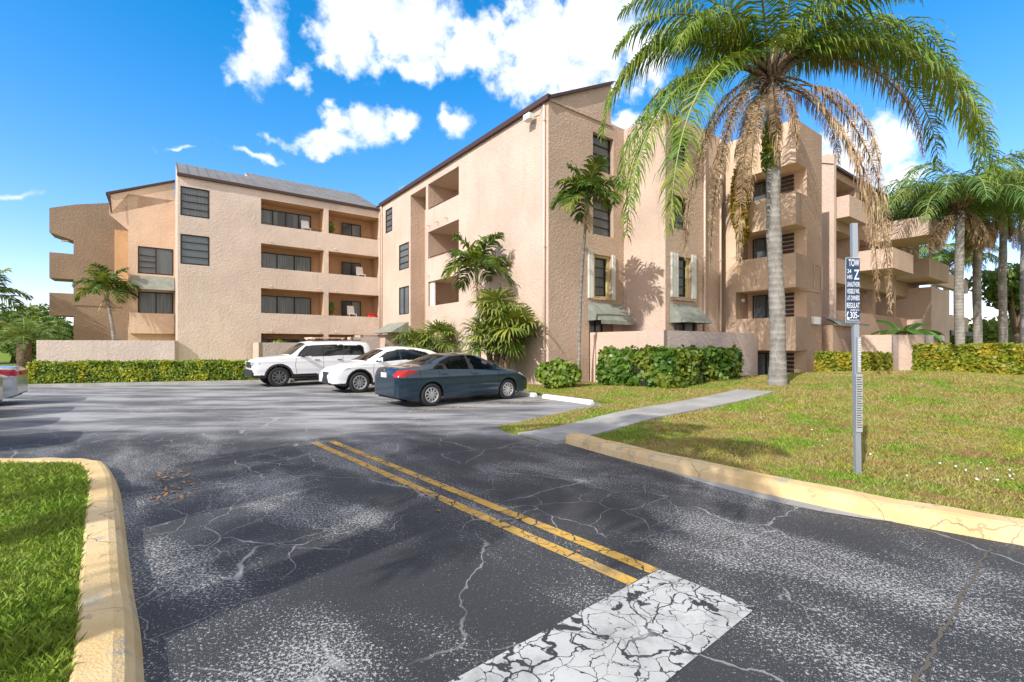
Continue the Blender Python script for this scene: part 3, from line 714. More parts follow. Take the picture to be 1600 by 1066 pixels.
# metal roof rising to the rear, with a taller section to the right
rf = MB(); zr_ = lambda s: TW+.06+.463*s
def roofpatch(a0, a1, s1):
    rf.quad((a0, BW-.12, zr_(-.12)), (a1, BW-.12, zr_(-.12)), (a1, BW+s1, zr_(s1)), (a0, BW+s1, zr_(s1)))
    n = int((a1-a0)/.48)
    for k in range(n+1):
        a = a0+(a1-a0)*k/n; rf.box(0, 0, 0, 0, 0, 0) if 0 else None
        rf.quad((a, BW-.12, zr_(-.12)+.05), (a+.03, BW-.12, zr_(-.12)+.05), (a+.03, BW+s1, zr_(s1)+.05), (a, BW+s1, zr_(s1)+.05))
        rf.quad((a, BW-.12, zr_(-.12)), (a, BW+s1, zr_(s1)), (a, BW+s1, zr_(s1)+.05), (a, BW-.12, zr_(-.12)+.05))
        rf.quad((a+.03, BW-.12, zr_(-.12)), (a+.03, BW+s1, zr_(s1)), (a+.03, BW+s1, zr_(s1)+.05), (a+.03, BW-.12, zr_(-.12)+.05))
roofpatch(AL-.02, 4.6, 3.7); roofpatch(4.63, A0-.05, 5.2); rf.build('roof', M_ROOF, wg)
pp = MB(); pp.quad((4.6, BW+3.7, 11), (4.6, BW+5.2, 11), (4.6, BW+5.2, zr_(5.2)), (4.6, BW+3.7, zr_(3.7)))
pp.quad((AL, BW+3.7, 9), (4.6, BW+3.7, 9), (4.6, BW+3.7, zr_(3.7)), (AL, BW+3.7, zr_(3.7))); pp.quad((4.6, BW+5.2, 0), (A0, BW+5.2, 0), (A0, BW+5.2, zr_(5.2)), (4.6, BW+5.2, zr_(5.2)))
pp.build('parapet', M_PALE, wg)
MB().box(AL-.03, A0-.18, BW-.15, BW-.001, TW-.10, TW+.055).build('roof_trim', M_TRIM, wg)

# ---- rear left block with the small balcony (b=36.8)
rb = building('apartment_building', -1.58, 36.8, 'narrow orange tinted block with one grey awning, left of the metal roofed wing')
FR = Facade('b', 36.8); m_ = MB()
FR.panel(m_, -1.58, .74, -.1, 10.9, [(-1.12, .66, 6.12, 7.8, .15), (-1.12, .66, 3.66, 5.05, .6)])
m_.quad((-2.45, 36.8, 10.62), (.74, 36.8, 10.9), (.74, 36.8, 12.1), (-2.45, 36.8, 10.66)); m_.quad((-2.45, 36.8, 10.62), (-2.45, 36.8, 9.5), (-1.58, 36.8, 8.7), (-1.58, 36.8, 10.9), (.74, 36.8, 10.9))
m_.quad((-1.58, 36.8, 0), (-1.58, 43, 0), (-1.58, 43, 11), (-1.58, 36.8, 11)); m_.box(-1.5, .7, 36.15, 36.79, 2.42, 3.66)
m_.build('wall', M_PEACH, rb)
FR.window(rb, -1.1, .64, 6.14, 7.78, .05, 0, 1, 'right'); FR.window(rb, -1.1, .64, 3.68, 5.03, .45, 0, 1, 'full')
b_ = MB()
for k in range(3): FR.box(b_, -1.05, -.25, .0, .03, 6.5+k*.36, 6.54+k*.36)
b_.build('window_bar', M_BRONZE, rb)
FR.awning(rb, -1.4, .7, 6.0, 5.1, .8)
tm = MB(); tm.quad((-2.6, 36.7, 10.66), (.74, 36.7, 12.1), (.74, 36.7, 12.22), (-2.6, 36.7, 10.78)); tm.quad((-2.6, 36.7, 10.78), (.74, 36.7, 12.22), (.74, 43, 12.22), (-2.6, 43, 10.78)); tm.quad((-2.6, 36.7, 10.66), (-2.6, 43, 10.66), (-2.6, 43, 10.78), (-2.6, 36.7, 10.78))
tm.quad((-2.5, 36.6, 10.7), (-2.38, 36.6, 10.7), (-2.30, 36.6, 9.6), (-2.38, 36.6, 9.6))
tm.build('roof_trim', M_TRIM, rb)

# ---- far left end block with cut-out balconies (b=42)
B3 = 42.0; k3 = B3/40.7
eb = building('apartment_building', -4.4, B3, 'brown shaded end block at far left with three balconies cut through its corner')
m_ = MB(); aL, aM, aR = -5.55*k3, -4.44*k3, -1.5; z3 = lambda z: 1.65+(z-1.65)*k3
lv = [(z3(3.57), z3(4.99)), (z3(5.9), z3(7.51)), (z3(8.5), z3(10.4))]
m_.box(aM, aR, B3, B3+6, -.1, 10.9)
for z0, z1 in lv[:2]: m_.box(aL, aM-.001, B3, B3+1.9, z0, z1)
m_.prism([(0, 0), (1, 0), (0, 1)], 0, .0001) if 0 else None
n = len(m_.v); P0 = [(aL, z3(8.75)), (aM, z3(8.38)), (aM, 10.95), (aL, z3(10.26))]
for d_ in (0, 1.9): m_.v += [(a, B3+d_-.001, z) for a, z in P0]
m_.f += [(n, n+1, n+2, n+3), (n+7, n+6, n+5, n+4), (n, n+3, n+7, n+4), (n, n+4, n+5, n+1), (n+3, n+2, n+6, n+7)]
m_.quad((aM, B3-.001, 10.88), (aR, B3-.001, 10.88), (aR, B3-.001, z3(11.4)), (aM, B3-.001, 10.96)); m_.quad((aM, B3, 10.96), (aR, B3, z3(11.4)), (aR, B3+6, z3(11.4)), (aM, B3+6, 10.96))
m_.build('wall', M_BROWN_SHADED, eb)
o_ = MB().box(-2.45, -1.6, B3-1.2, B3-.01, 5.6, 9.4).build('bay_wall', M_OCHRE, eb)
lm = MB().box(aL+.5, aL+.85, B3+.3, B3+.6, z3(8.33), z3(8.4)).build('ceiling_lamp', M_WHITE, eb)
b_ = MB().box(aM+.01, -2.2, B3-.04, B3-.002, 4.35, 4.43).build('moulding', M_BROWN_SHADED, eb)

# ---- right balcony tower P
PA, PB = 21.44, 8.69; PR = 24.15; PD = 1.1; PE = 11.26
pb = building('apartment_building', PA, PB, 'peach and brown tower with notched corner balconies, behind the tall queen palm trunk')
sol = [(-.1, .25), (1.46, 2.9), (4.15, 5.6), (6.8, 8.2), (9.4, 11.25)]; opn = [(.25, 1.46), (2.9, 4.15), (5.6, 6.8), (8.2, 9.4)]
pe = MB(); br = MB()
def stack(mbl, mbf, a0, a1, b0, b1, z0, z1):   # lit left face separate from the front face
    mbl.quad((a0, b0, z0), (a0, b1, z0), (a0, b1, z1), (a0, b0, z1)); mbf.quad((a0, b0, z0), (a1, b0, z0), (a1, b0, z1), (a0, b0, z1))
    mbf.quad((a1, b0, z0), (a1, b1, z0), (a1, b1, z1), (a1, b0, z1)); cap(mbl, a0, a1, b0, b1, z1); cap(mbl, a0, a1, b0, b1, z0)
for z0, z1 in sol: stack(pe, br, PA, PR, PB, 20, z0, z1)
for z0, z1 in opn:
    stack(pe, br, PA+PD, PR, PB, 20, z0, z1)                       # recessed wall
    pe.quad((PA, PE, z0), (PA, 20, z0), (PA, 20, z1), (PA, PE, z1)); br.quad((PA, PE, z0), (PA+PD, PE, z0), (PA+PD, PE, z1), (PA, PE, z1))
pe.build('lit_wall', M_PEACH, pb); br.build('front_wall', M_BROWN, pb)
FP = Facade('a', PA+PD)
for i, (z0, z1) in enumerate(opn):
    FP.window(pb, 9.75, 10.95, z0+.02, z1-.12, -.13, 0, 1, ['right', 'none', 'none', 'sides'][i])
    b_ = MB()
    for k in range(6): FP.box(b_, 9.2, 9.72, -.07, -.01, z0+.04+k*(z1-z0-.1)/6, z0+.02+(k+.8)*(z1-z0-.1)/6)
    b_.build('louvre_shutter', M_LOUVRE, pb)
    if i in (1, 2): MB().tube([(PA+.5, PE-.02, z1-.35), (PA+.5, PE-.14, z1-.35)], .09, 10).build('wall_lamp', M_WHITE, pb, smooth=True)
b_ = MB().box(23.0, 23.7, PB-.12, PB-.003, 2.62, 2.95).build('utility_box', M_WHITE, pb)
b_ = MB(); b_.tube([(23.2, PB-.05, 4.3), (23.2, PB-.05, 5.3), (24.0, PB-.05, 5.25), (24.0, PB-.05, 4.2)], .025, 6); b_.build('conduit', M_SPOUT, pb)
b_ = MB().box(21.7, 24.1, PB-.03, PB-.002, 4.05, 4.12).build('moulding', M_BROWN, pb)

# ---- far right building Q
qb = building('apartment_building', 27.67, 9.58, 'pale building with large jutting balcony boxes, behind the towing sign post')
FQ = Facade('b', 9.58); m_ = MB(); rq = MB(); TQ = 11.0
hs_ = []
for z0, z1 in ((9.05, 10.5), (6.3, 7.75), (3.55, 5.0), (.8, 2.25)): hs_ += [(28.3, 31.3, z0, z1, 1.6, rq), (31.92, 34.28, z0, z1, 1.6, rq), (34.62, 38.2, z0, z1, 1.6, rq), (38.6, 43, z0, z1, 1.6, rq)]
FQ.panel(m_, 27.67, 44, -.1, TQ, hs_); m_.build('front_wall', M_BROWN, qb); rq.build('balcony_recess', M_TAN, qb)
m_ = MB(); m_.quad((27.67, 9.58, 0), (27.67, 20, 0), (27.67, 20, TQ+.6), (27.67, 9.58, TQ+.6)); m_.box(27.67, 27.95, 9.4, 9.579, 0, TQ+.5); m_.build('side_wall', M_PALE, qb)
m_ = MB(); m_.quad((27.6, 9.4, TQ), (44, 9.4, TQ), (44, 15, TQ+2.2), (27.6, 15, TQ+2.2)); m_.build('roof', M_ROOF, qb); MB().box(27.96, 44, 9.38, 9.575, TQ-.1, TQ+.02).build('roof_trim', M_TRIM, qb)
for z0, z1 in ((6.3, 7.75), (3.55, 5.0), (.8, 2.25), (9.05, 10.5)):
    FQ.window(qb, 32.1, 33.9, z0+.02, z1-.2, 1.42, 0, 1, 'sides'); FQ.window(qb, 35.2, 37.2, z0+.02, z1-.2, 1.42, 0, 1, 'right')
def bbox(a0, a1, b0, z0, z1, slope=0):
    l = MB(); f = MB(); b1 = 9.575
    l.quad((a0, b0, z0), (a0, b1, z0), (a0, b1, z1), (a0, b0, z1)); f.quad((a0, b0, z0), (a1, b0, z0), (a1, b0, z1), (a0, b0, z1))
    f.quad((a1, b0, z0), (a1, b1, z0), (a1, b1, z1), (a1, b0, z1)); l.quad((a0, b0, z0), (a1, b0, z0), (a1, b1, z0), (a0, b1, z0))
    t = .15; l.quad((a0, b0, z1), (a1, b0, z1), (a1, b0+t, z1), (a0, b0+t, z1)); l.quad((a0, b0+t, z1), (a0+t, b0+t, z1), (a0+t, b1, z1), (a0, b1, z1)); l.quad((a1-t, b0+t, z1), (a1, b0+t, z1), (a1, b1, z1), (a1-t, b1, z1))
    l.quad((a0+t, b0+t, z0+.15), (a1-t, b0+t, z0+.15), (a1-t, b1, z0+.15), (a0+t, b1, z0+.15))
    for p, q in (((a0+t, b0+t), (a1-t, b0+t)), ((a0+t, b0+t), (a0+t, b1)), ((a1-t, b0+t), (a1-t, b1))): f.quad((*p, z0+.15), (*q, z0+.15), (*q, z1), (*p, z1))
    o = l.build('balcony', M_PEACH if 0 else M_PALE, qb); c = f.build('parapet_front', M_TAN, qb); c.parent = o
bbox(31.17, 34.94, 7.87, 5.83, 6.92); bbox(34.96, 38.3, 7.2, 8.0, 9.1); bbox(38.5, 43.6, 7.9, 6.0, 7.2); bbox(28.2, 31.15, 8.9, 8.3, 9.4)
m_ = MB(); m_.box(41, 46, 8.3, 12, 0, 5.6); m_.build('lower_block', M_PALE, qb)
m_ = MB(); m_.box(46.01, 56, 8.9, 9.2, 2.9, 4.1); m_.box(46.01, 56, 8.9, 9.3, 6.2, 7.3); m_.box(49, 49.6, 8.95, 9.25, 0, 2.89); m_.box(52.5, 53.1, 8.95, 9.25, 4.11, 6.19); m_.build('walkway_parapet', M_PALE, qb)
m_ = MB(); m_.box(46.0, 56, 8.2, 8.895, 2.45, 2.8); m_.build('walkway_roof', M_BRONZE, qb)
m_ = MB(); m_.quad((24.2, 8.1, 2.68), (24.2, 9.5, 3.55), (27.0, 9.5, 3.1), (27.7, 7.9, 2.7)); m_.quad((24.2, 8.1, 2.61), (24.2, 9.5, 3.48), (27.0, 9.5, 3.03), (27.7, 7.9, 2.63)); m_.quad((24.2, 8.1, 2.61), (27.7, 7.9, 2.63), (27.7, 7.9, 2.7), (24.2, 8.1, 2.68)); m_.build('entry_canopy', M_AWN, qb)
m_ = MB(); m_.box(24.3, 26.6, 8.3, 9.57, -.1, 2.6); m_.build('entry_wall', M_BROWN, qb)

# ---- garden walls
def gwall(pts, z, label, th=.2, m=M_GARDEN, sp=None, z0=-.1):
    par = empty('garden_wall', (*XY(*pts[0]), 0), ROT, label, 'wall', 'stucco garden walls in front of the buildings'); par['oa'], par['ob'] = pts[0]
    for i in range(len(pts)-1):
        p = Vector(pts[i]); q = Vector(pts[i+1]); t = (q-p).normalized(); n = Vector((-t.y, t.x))*th
        if i+2 < len(pts): pass
        m2 = m if abs(t.x) > .5 else M_PALE
        e = t*(.0 if i == 0 else .002); 
        MB().prism([tuple(p+e), tuple(q), tuple(q+n), tuple(p+e+n)], z0, z-.001*i).build('wall_panel', m2, par)
    if sp: MB().tube([(*sp, 0), (*sp, z-.1)], .04, 8).build('downspout', M_SPOUT, par)
    return par
gwall([(14.41, 13.8), (14.41, 10.2), (21.3, 10.2)], 2.22, 'L shaped garden wall behind the sea grape hedge, downspout at its left end', sp=(14.36, 13.5))
gwall([(-4.95, 32.9), (.6, 31.0), (.74, 31.2)], 1.95, 'long textured garden wall behind the clipped hedge at far left')
gwall([(4.3, 30.9), (4.3, 28.9), (8.3, 28.9)], 1.85, 'low garden wall section with pale end post behind the white SUV')
gwall([(10.1, 30.6), (10.1, 29.5), (11.4, 29.5)], 2.35, 'short pale garden wall by the building corner above the white crossover')
gwall([(9.1, 28.9), (9.1, 28.3), (10.9, 28.3)], 2.2, 'short garden wall with a utility bracket left of the fan palm')
gwall([(25.5, 7.62), (25.5, 6.48), (26.5, 6.48)], 2.15, 'sunlit garden wall left of the banana plant, behind the square hedge', z0=0)
gwall([(26.6, 6.9), (26.6, 5.6), (30, 5.6)], 2.15, 'garden wall right of the narrow purple downspout, below the banana plant', z0=0, sp=(26.55, 6.72))

# ------------------------------------------------------------------ vegetation
def frond_curve(c, azd, e0, e1, L, n=16, p=1.3):
    az = R(azd); pts = [Vector(c)]; ds = L/n
    for k in range(n):
        e = R(e0+(e1-e0)*((k+.5)/n)**p)
        pts.append(pts[-1]+Vector((math.cos(az)*math.cos(e), math.sin(az)*math.cos(e), math.sin(e)))*ds)
    return pts
def leaflets(pts, nl, ll, wid, s0=.12, droop=.6, fwd=.55, plum=.35, taper=True, up=0.):
    """4-gon pairs along the rachis; returns (N*4,3)"""
    out = []; n = len(pts)-1
    for side in (-1, 1):
        for k in range(nl):
            s = s0+(1-s0)*(k+RS.rand()*.6)/nl; f = s*n; i = min(int(f), n-1); u = f-i
            p = pts[i].lerp(pts[i+1], u); t = (pts[i+1]-pts[i]).normalized()
            hz = t.cross(Vector((0, 0, 1))); 
            if hz.length < .15: hz = Vector((RS.randn(), RS.randn(), 0))
            hz.normalize(); nrm = hz.cross(t).normalized()
            if taper: l = ll*(.45+.55*math.sin(math.pi*min(1, .18+s*.78)))*(1-.45*max(0, s-.75)/.25)
            else: l = ll
            l *= .8+.4*RS.rand(); a = RS.randn()*plum
            d = (hz*side*(1-.25*s) + t*(fwd+.5*max(0, s-.7)) + nrm*(up+a*.6) + Vector((RS.randn(), RS.randn(), RS.randn()))*.07).normalized()
            d2 = (d+Vector((0, 0, -droop*(.7+.6*RS.rand())))).normalized(); d3 = (d2+Vector((0, 0, -droop*1.5))).normalized()
            w = (t*.7+nrm*.5*RS.randn()).normalized()*wid*.5
            q1 = p+d*l*.35; q2 = q1+d2*l*.35; q3 = q2+d3*l*.3
            out += [p-w*.6, p+w*.6, q1+w, q1-w, q1-w, q1+w, q2+w*.8, q2-w*.8, q2-w*.8, q2+w*.8, q3+w*.1, q3-w*.1]
    return out
def trunk_mb(pts, rads, n=12): return MB().tube(pts, rads, n)
def lerp(a, b, t): return a+(b-a)*t

def queen_palm(x, y, z0, H, r0, r1, label, fr, dead, ll=.62, nl=75, wid=.032, lean=(0, 0), fm=None, group=None, spear=True, extra=None, cat='palm tree'):
    T = empty('queen_palm', (x, y, z0), 0, label, cat, group); top = Vector((lean[0], lean[1], H))
    pts = [Vector((lean[0]*t**1.5+.03*math.sin(t*9), lean[1]*t**1.5, H*t)) for t in [k/14 for k in range(15)]]
    rr = [lerp(r0, r1, min(1, (k/14)**.7))*(1.18 if k == 0 else 1)+.012*math.sin(k*2.1) for k in range(15)]
    trunk_mb([pts[0]-Vector((0, 0, .3))]+pts, [rr[0]*1.15]+rr, 14).build('trunk', M_TRUNK, T, smooth=True)
    V = []; rm = MB(); bs = MB()
    for (azd, e0, e1, L, *pp_) in fr:
        c = top+Vector((math.cos(R(azd))*r1*.6, math.sin(R(azd))*r1*.6, RS.uniform(-.1, .35)))
        P = frond_curve(c, azd, e0, e1, L, 20, pp_[0] if pp_ else 1.15); V += leaflets(P, int(nl*max(1, L/6)), ll, wid, droop=.85)
        rm.tube(P, [.045*(1-k/len(P)*.85) for k in range(len(P))], 5)
        bs.tube(P[:4], [.085, .075, .06, .05], 6)
    npmesh('crown', [tuple(v) for v in V], 4, fm or M_FROND, T); rm.build('frond_stalks', M_PETIOLE, T, smooth=True)
    bs.build('leaf_bases', M_BARK, T, smooth=True)
    V = []; rm = MB()
    for (azd, e0, e1, L, *pp_) in dead:
        c = top+Vector((math.cos(R(azd))*r1*.8, math.sin(R(azd))*r1*.8, RS.uniform(-.35, .1)))
        P = frond_curve(c, azd, e0, e1, L, 20, pp_[0] if pp_ else .55); V += leaflets(P, int(nl*1.15*max(1, L/5.5)), ll*.46, wid*.62, s0=.20, droop=2.6, fwd=.6, plum=.5)
        rm.tube(P, [.035*(1-k/len(P)*.8) for k in range(len(P))], 5)
    if dead: npmesh('dead_fronds', [tuple(v) for v in V], 4, M_DEAD, T); rm.build('dead_stalks', M_BARK, T, smooth=True)
    # fibrous boot just under the crown
    b = MB()
    for k in range(26):
        a = RS.rand()*6.28; z = H-RS.rand()*.5; l = RS.uniform(.2, .5)
        p = Vector((top.x+math.cos(a)*r1*.8, top.y+math.sin(a)*r1*.8, z)); d = Vector((math.cos(a), math.sin(a), RS.uniform(-.2, .8))).normalized()
        b.tube([p, p+d*l*.6, p+d*l+Vector((0, 0, -.08))], [.045, .03, .012], 5)
    b.build('frond_stubs', M_BARK, T); return T

gold = 137.5
# main palm in front of the tower
mx_, my_ = 8.33, 14.75
fr = []
for k in range(7): fr.append(((k*gold) % 360, 86-k*2.5, -30-k*4.5, 6.3))
for k in range(2): fr.append(((k*gold+70) % 360, 52-k*3, -70, 4.8))
fr += [(180, 50, -70, 5.8), (190, 60, -62, 6.2), (2, 60, -66, 6.4), (-14, 52, -82, 6.2), (235, 62, -60, 5.4), (-50, 60, -60, 5.4),
       (186, 48, -89, 7.2, .62), (200, 52, -89, 8.6, .46), (214, 48, -89, 8.4, .42), (182, 62, -88, 7.4, .8), (-2, 62, -89, 9.0, .75), (-12, 58, -89, 8.6, .66), (6, 60, -89, 8.2, .8), (-26, 52, -88, 7.4, .6)]
dead = [(200, 10, -88, 5.0), (214, 0, -90, 5.4), (228, -15, -90, 4.6), (-20, 30, -90, 4.6), (12, 48, -88, 3.8), (205, -30, -90, 3.6), (-25, 52, -90, 8.0, .19), (-38, 48, -90, 7.8, .17), (-14, 55, -90, 7.2, .24), (-4, 55, -89, 6.4, .7), (206, 50, -90, 7.0, .19), (196, 55, -90, 6.8, .25), (222, 45, -90, 7.0, .17), (250, -40, -90, 3.3), (-60, -45, -90, 2.4), (100, -30, -88, 3)]
mp = queen_palm(mx_, my_, .38, 9.6, .245, .19, 'tall thick queen palm with hanging dead fronds, in front of the brown balcony tower', fr, dead, ll=1.12, nl=118, wid=.046, lean=(-.22, 0))
def leafcloud(name, par, centers, n, size, m, flat=.6, nv=4, aspect=1.6):
    """leaves scattered through ellipsoids (cx,cy,cz,rx,ry,rz), biased to the shell"""
    C = np.array(centers, float); wts = (C[:, 3]*C[:, 4]+C[:, 4]*C[:, 5]+C[:, 3]*C[:, 5]); idx = RS.choice(len(C), n, p=wts/wts.sum())
    D = RS.randn(n, 3); D /= np.linalg.norm(D, axis=1)[:, None]; rad = RS.uniform(.35, 1, n)**.45
    P = C[idx, :3]+D*C[idx, 3:6]*rad[:, None]
    return leafquads(name, par, P, D, size, m, aspect, nv)
def leafquads(name, par, P, N, size, m, aspect=1.6, nv=4, jitter=.7):
    n = len(P); N = N+RS.randn(n, 3)*jitter; N /= np.linalg.norm(N, axis=1)[:, None]
    A = np.cross(N, RS.randn(n, 3)); A /= np.linalg.norm(A, axis=1)[:, None]; B = np.cross(N, A)
    s = (size*RS.uniform(.65, 1.25, n))[:, None]
    if nv == 4:
        V = np.stack([P-A*s*aspect*.5, P+B*s*.5-N*s*.08, P+A*s*aspect*.5, P-B*s*.5-N*s*.08], 1)
    else:
        V = np.stack([P+(A*math.cos(2*math.pi*k/nv)*aspect+B*math.sin(2*math.pi*k/nv))*s*.5+N*s*.06*((k % 2)*2-1) for k in range(nv)], 1)
    return npmesh(name, V.reshape(-1, 3), nv, m, par)
# vine on its trunk and an orange leaved climber behind
leafcloud('trunk_vine', mp, [(-.22, -.05, 7.9, .30, .32, .55), (-.22, 0, 7.2, .28, .3, .6)], 1500, .07, M_HEDGE)
cl_ = empty('climbing_plant', (10.2, 21.0, 6.6), 0, 'tall column of orange and green leaves on the balcony left of the thick palm trunk', 'plant')
leafcloud('foliage', cl_, [(0, 0, 1.6, .42, .4, 1.7), (.1, 0, .2, .3, .3, .7)], 2600, .11, M_VINE); MB().tube([(0, 0, -1.2), (.05, 0, 2)], .05, 6).build('stem', M_BARK, cl_)

# feather palms (small, bright crownshaft)
def small_palm(base, top, label, L=1.25, n=11, r=.07, seed=1, up=0):
    T = empty('feather_palm', base, 0, label, 'palm tree', 'small feather palms against the building walls'); b = Vector(base); t = Vector(top)-b
    side = Vector((t.x, t.y, 0)); pts = [Vector((side.x*((k/10)**2.2), side.y*((k/10)**2.2), t.z*k/10)) for k in range(11)]
    trunk_mb([pts[0]-Vector((0, 0, .2))]+pts, [r*1.5]+[r*lerp(1.25, .75, k/10) for k in range(11)], 10).build('trunk', M_TRUNK, T, smooth=True)
    c = pts[-1]; MB().tube([c, c+Vector((0, 0, .35)), c+Vector((0, 0, .7))], [r*1.15, r*1.2, r*.5], 10).build('crownshaft', M_SHAFT, T, smooth=True)
    V = []; rm = MB(); o = seed*53
    for k in range(n):
        azd = (k*gold+o) % 360; e0 = 84-k*(76/n); e1 = e0-(45 if k < 3 else 95)
        P = frond_curve(c+Vector((0, 0, .55)), azd, e0, e1, L*(.9+.2*RS.rand()), 10, 1.1); V += leaflets(P, 30, L*.50, .085, s0=.12, droop=.5, fwd=.75, plum=.3, up=.3)
        rm.tube(P, [.022*(1-q/len(P)*.8) for q in range(len(P))], 5)
    npmesh('crown', [tuple(v) for v in V], 4, M_XMAS, T); rm.build('frond_stalks', M_PETIOLE, T, smooth=True)
    V = []
    for k in range(3):
        P = frond_curve(c+Vector((0, 0, .1)), RS.rand()*360, -35, -88, L*.55, 6, .7); V += leaflets(P, 14, L*.25, .04, droop=1.2)
    npmesh('dead_fronds', [tuple(v) for v in V], 4, M_DEAD, T); return T
p = XY(10.9, 16.9); small_palm((*p, .1), (*XY(10.8, 16.95), 4.4), 'small feather palm casting its shadow on the pale wall above the taller fan palm', L=1.7, n=12, seed=1)
p = XY(13.35, 13.4); small_palm((*p, .1), (*XY(12.35, 12.0), 6.45), 'slender curved white trunked palm at the end wall beside the pale awning', L=1.4, n=12, seed=3, r=.065)
p = (-23.3, 27.6); small_palm((*p, .2), (-23.8, 27.6, 4.4), 'yellowish feather palm before the shaded end block at left', L=1.6, n=12, seed=5, r=.1)
p = XY(-8.6, 41); small_palm((*p, .1), (*XY(-8.3, 41), 4.0), 'dark feather palm poking above the trees at far left', L=1.9, n=10, seed=8, r=.1)

# fan palms
def fan_palm(base, label, heads, leaf=.85, group='fan palms by the wall behind the parked cars'):
    T = empty('fan_palm', base, 0, label, 'palm tree', group); V = []; pm = MB(); tm = MB()
    for (hx, hy, hz, nl, L) in heads:
        c = Vector((hx, hy, hz)); tm.tube([(hx*.2, hy*.2, -.2), (hx*.7, hy*.7, hz*.5), tuple(c)], [.17, .13, .11], 9)
        for k in range(nl):
            az = R((k*gold+RS.rand()*20) % 360); e0 = R(78-100*k/nl); pl = L*(.55+.3*RS.rand())
            d = Vector((math.cos(az)*math.cos(e0), math.sin(az)*math.cos(e0), math.sin(e0))); hub = c+d*pl+Vector((0, 0, -.06*pl))
            pm.tube([c, c+d*pl*.5+Vector((0, 0, .02)), hub], [.022, .018, .014], 5)
            t = (d+Vector((0, 0, -.35))).normalized(); s = t.cross(Vector((0, 0, 1))).normalized(); nn = s.cross(t)
            ns = 26; R_ = leaf*(.85+.3*RS.rand())
            for j in range(ns):
                a = R(-140+280*(j+.5)/ns); dv = t*math.cos(a)+s*math.sin(a)+nn*(.10*abs(math.sin(a))+.12*RS.randn()); dv.normalize()
                w = (dv.cross(nn)).normalized()*R_*.052; l = R_*(.8+.25*math.cos(a*.6))*(.93+.14*RS.rand())
                q0 = hub; q1 = hub+dv*l*.5-Vector((0, 0, .05*l)); d2 = (dv+Vector((0, 0, -.38))).normalized(); q2 = q1+d2*l*.3; d3 = (d2+Vector((0, 0, -.9))).normalized(); q3 = q2+d3*l*.3
                V += [q0-w*.2, q0+w*.2, q1+w, q1-w, q1-w, q1+w, q2+w*.7, q2-w*.7, q2-w*.7, q2+w*.7, q3+w*.08, q3-w*.08]
    tm.build('trunk', M_BARK, T, smooth=True); npmesh('crown', [tuple(v) for v in V], 4, M_FAN, T); pm.build('leaf_stalks', M_PETIOLE, T, smooth=True); return T
p = XY(10.95, 21.8); fan_palm((*p, .1), 'broad yellow green fan palm right of the brown wall recess, behind the white crossover', [(-.6, .3, 1.35, 13, 1.1), (.5, -.1, 1.7, 13, 1.1)], .88)
p = XY(10.9, 15.6); fan_palm((*p, .1), 'taller fan palm with yellow drooping leaves beside the downspout, ahead of the dark blue sedan', [(-.35, .15, 1.6, 14, 1.05), (.3, -.2, 1.7, 12, .95), (.0, .1, 2.85, 12, .8), (.7, -.45, 2.2, 10, .8)], .86)

# hedges
def hedge(name, pts, wid, z0, z1, dens, size, m, label, cat='hedge', group=None, nv=4, aspect=1.5, ragged=.05, parts=True, zfun=None):
    P = [Vector(p) for p in pts]; root = empty(name, (P[0].x, P[0].y, 0), 0, label, cat, group); ox = P[0]
    pos = []; nor = []; core = MB()
    for i in range(len(P)-1):
        a = P[i]-ox; b = P[i+1]-ox; t = (b-a); L = t.length; t.normalize(); n = Vector((-t.y, t.x)); h = z1-z0
        g0 = (zfun(*P[i]) if zfun else 0); g1 = (zfun(*P[i+1]) if zfun else 0)
        q = []
        for s, e in ((0, 0), (1, 0), (1, 1), (0, 1)): c = (a if s == 0 else b)+n*wid*(.12+.76*e)+t*(.08 if s == 0 else -.08); q.append(tuple(c))
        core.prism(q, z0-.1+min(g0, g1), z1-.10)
        for (face, area) in (('f', L*h), ('b', L*h*.6), ('t', L*wid), ('l', wid*h), ('r', wid*h)):
            k = int(area*dens); u = RS.rand(k); v = RS.rand(k)
            bulge = (RS.rand(k)**2)*-.10+RS.randn(k)*ragged*.5
            if face in 'fb':
                w = np.full(k, 0. if face == 'f' else wid)+(bulge*-1 if face == 'f' else bulge)
                w += (.05*np.sin(u*L*2.3)+.04*np.sin(u*L*5.1+v*4))*(1 if face == 'b' else -1)*(ragged/.05)
                X = a.x+t.x*u*L+n.x*w; Y = a.y+t.y*u*L+n.y*w; Z = (z0+(g0+(g1-g0)*u))*(1-v)+v*z1; N = np.tile([n.x*(-1 if face == 'f' else 1), n.y*(-1 if face == 'f' else 1), .25], (k, 1))
            elif face == 't':
                X = a.x+t.x*u*L+n.x*v*wid; Y = a.y+t.y*u*L+n.y*v*wid; Z = z1+bulge+.03*np.sin(u*L*3+v*3)*(ragged/.05); N = np.tile([0, 0, 1.], (k, 1))
            else:
                e = 0 if face == 'l' else L; X = a.x+t.x*(e+bulge*(-1 if e == 0 else 1))+n.x*v*wid; Y = a.y+t.y*(e+bulge*(-1 if e == 0 else 1))+n.y*v*wid; Z = z0+u*h; N = np.tile([t.x*(-1 if e == 0 else 1), t.y*(-1 if e == 0 else 1), .2], (k, 1))
            pos.append(np.c_[X, Y, Z]); nor.append(N)
        # stray sprigs
        k = int(L*6); u = RS.rand(k); v = RS.rand(k); pos.append(np.c_[a.x+t.x*u*L+n.x*v*wid, a.y+t.y*u*L+n.y*v*wid, z1+RS.rand(k)*ragged*2.2]); nor.append(np.tile([0, 0, 1.], (k, 1)))
    leafquads('foliage', root, np.concatenate(pos), np.concatenate(nor), size, m, aspect, nv)
    core.build('dark_core', M_CORE, root); return root  # solid near-black box stands in for the shade inside the foliage
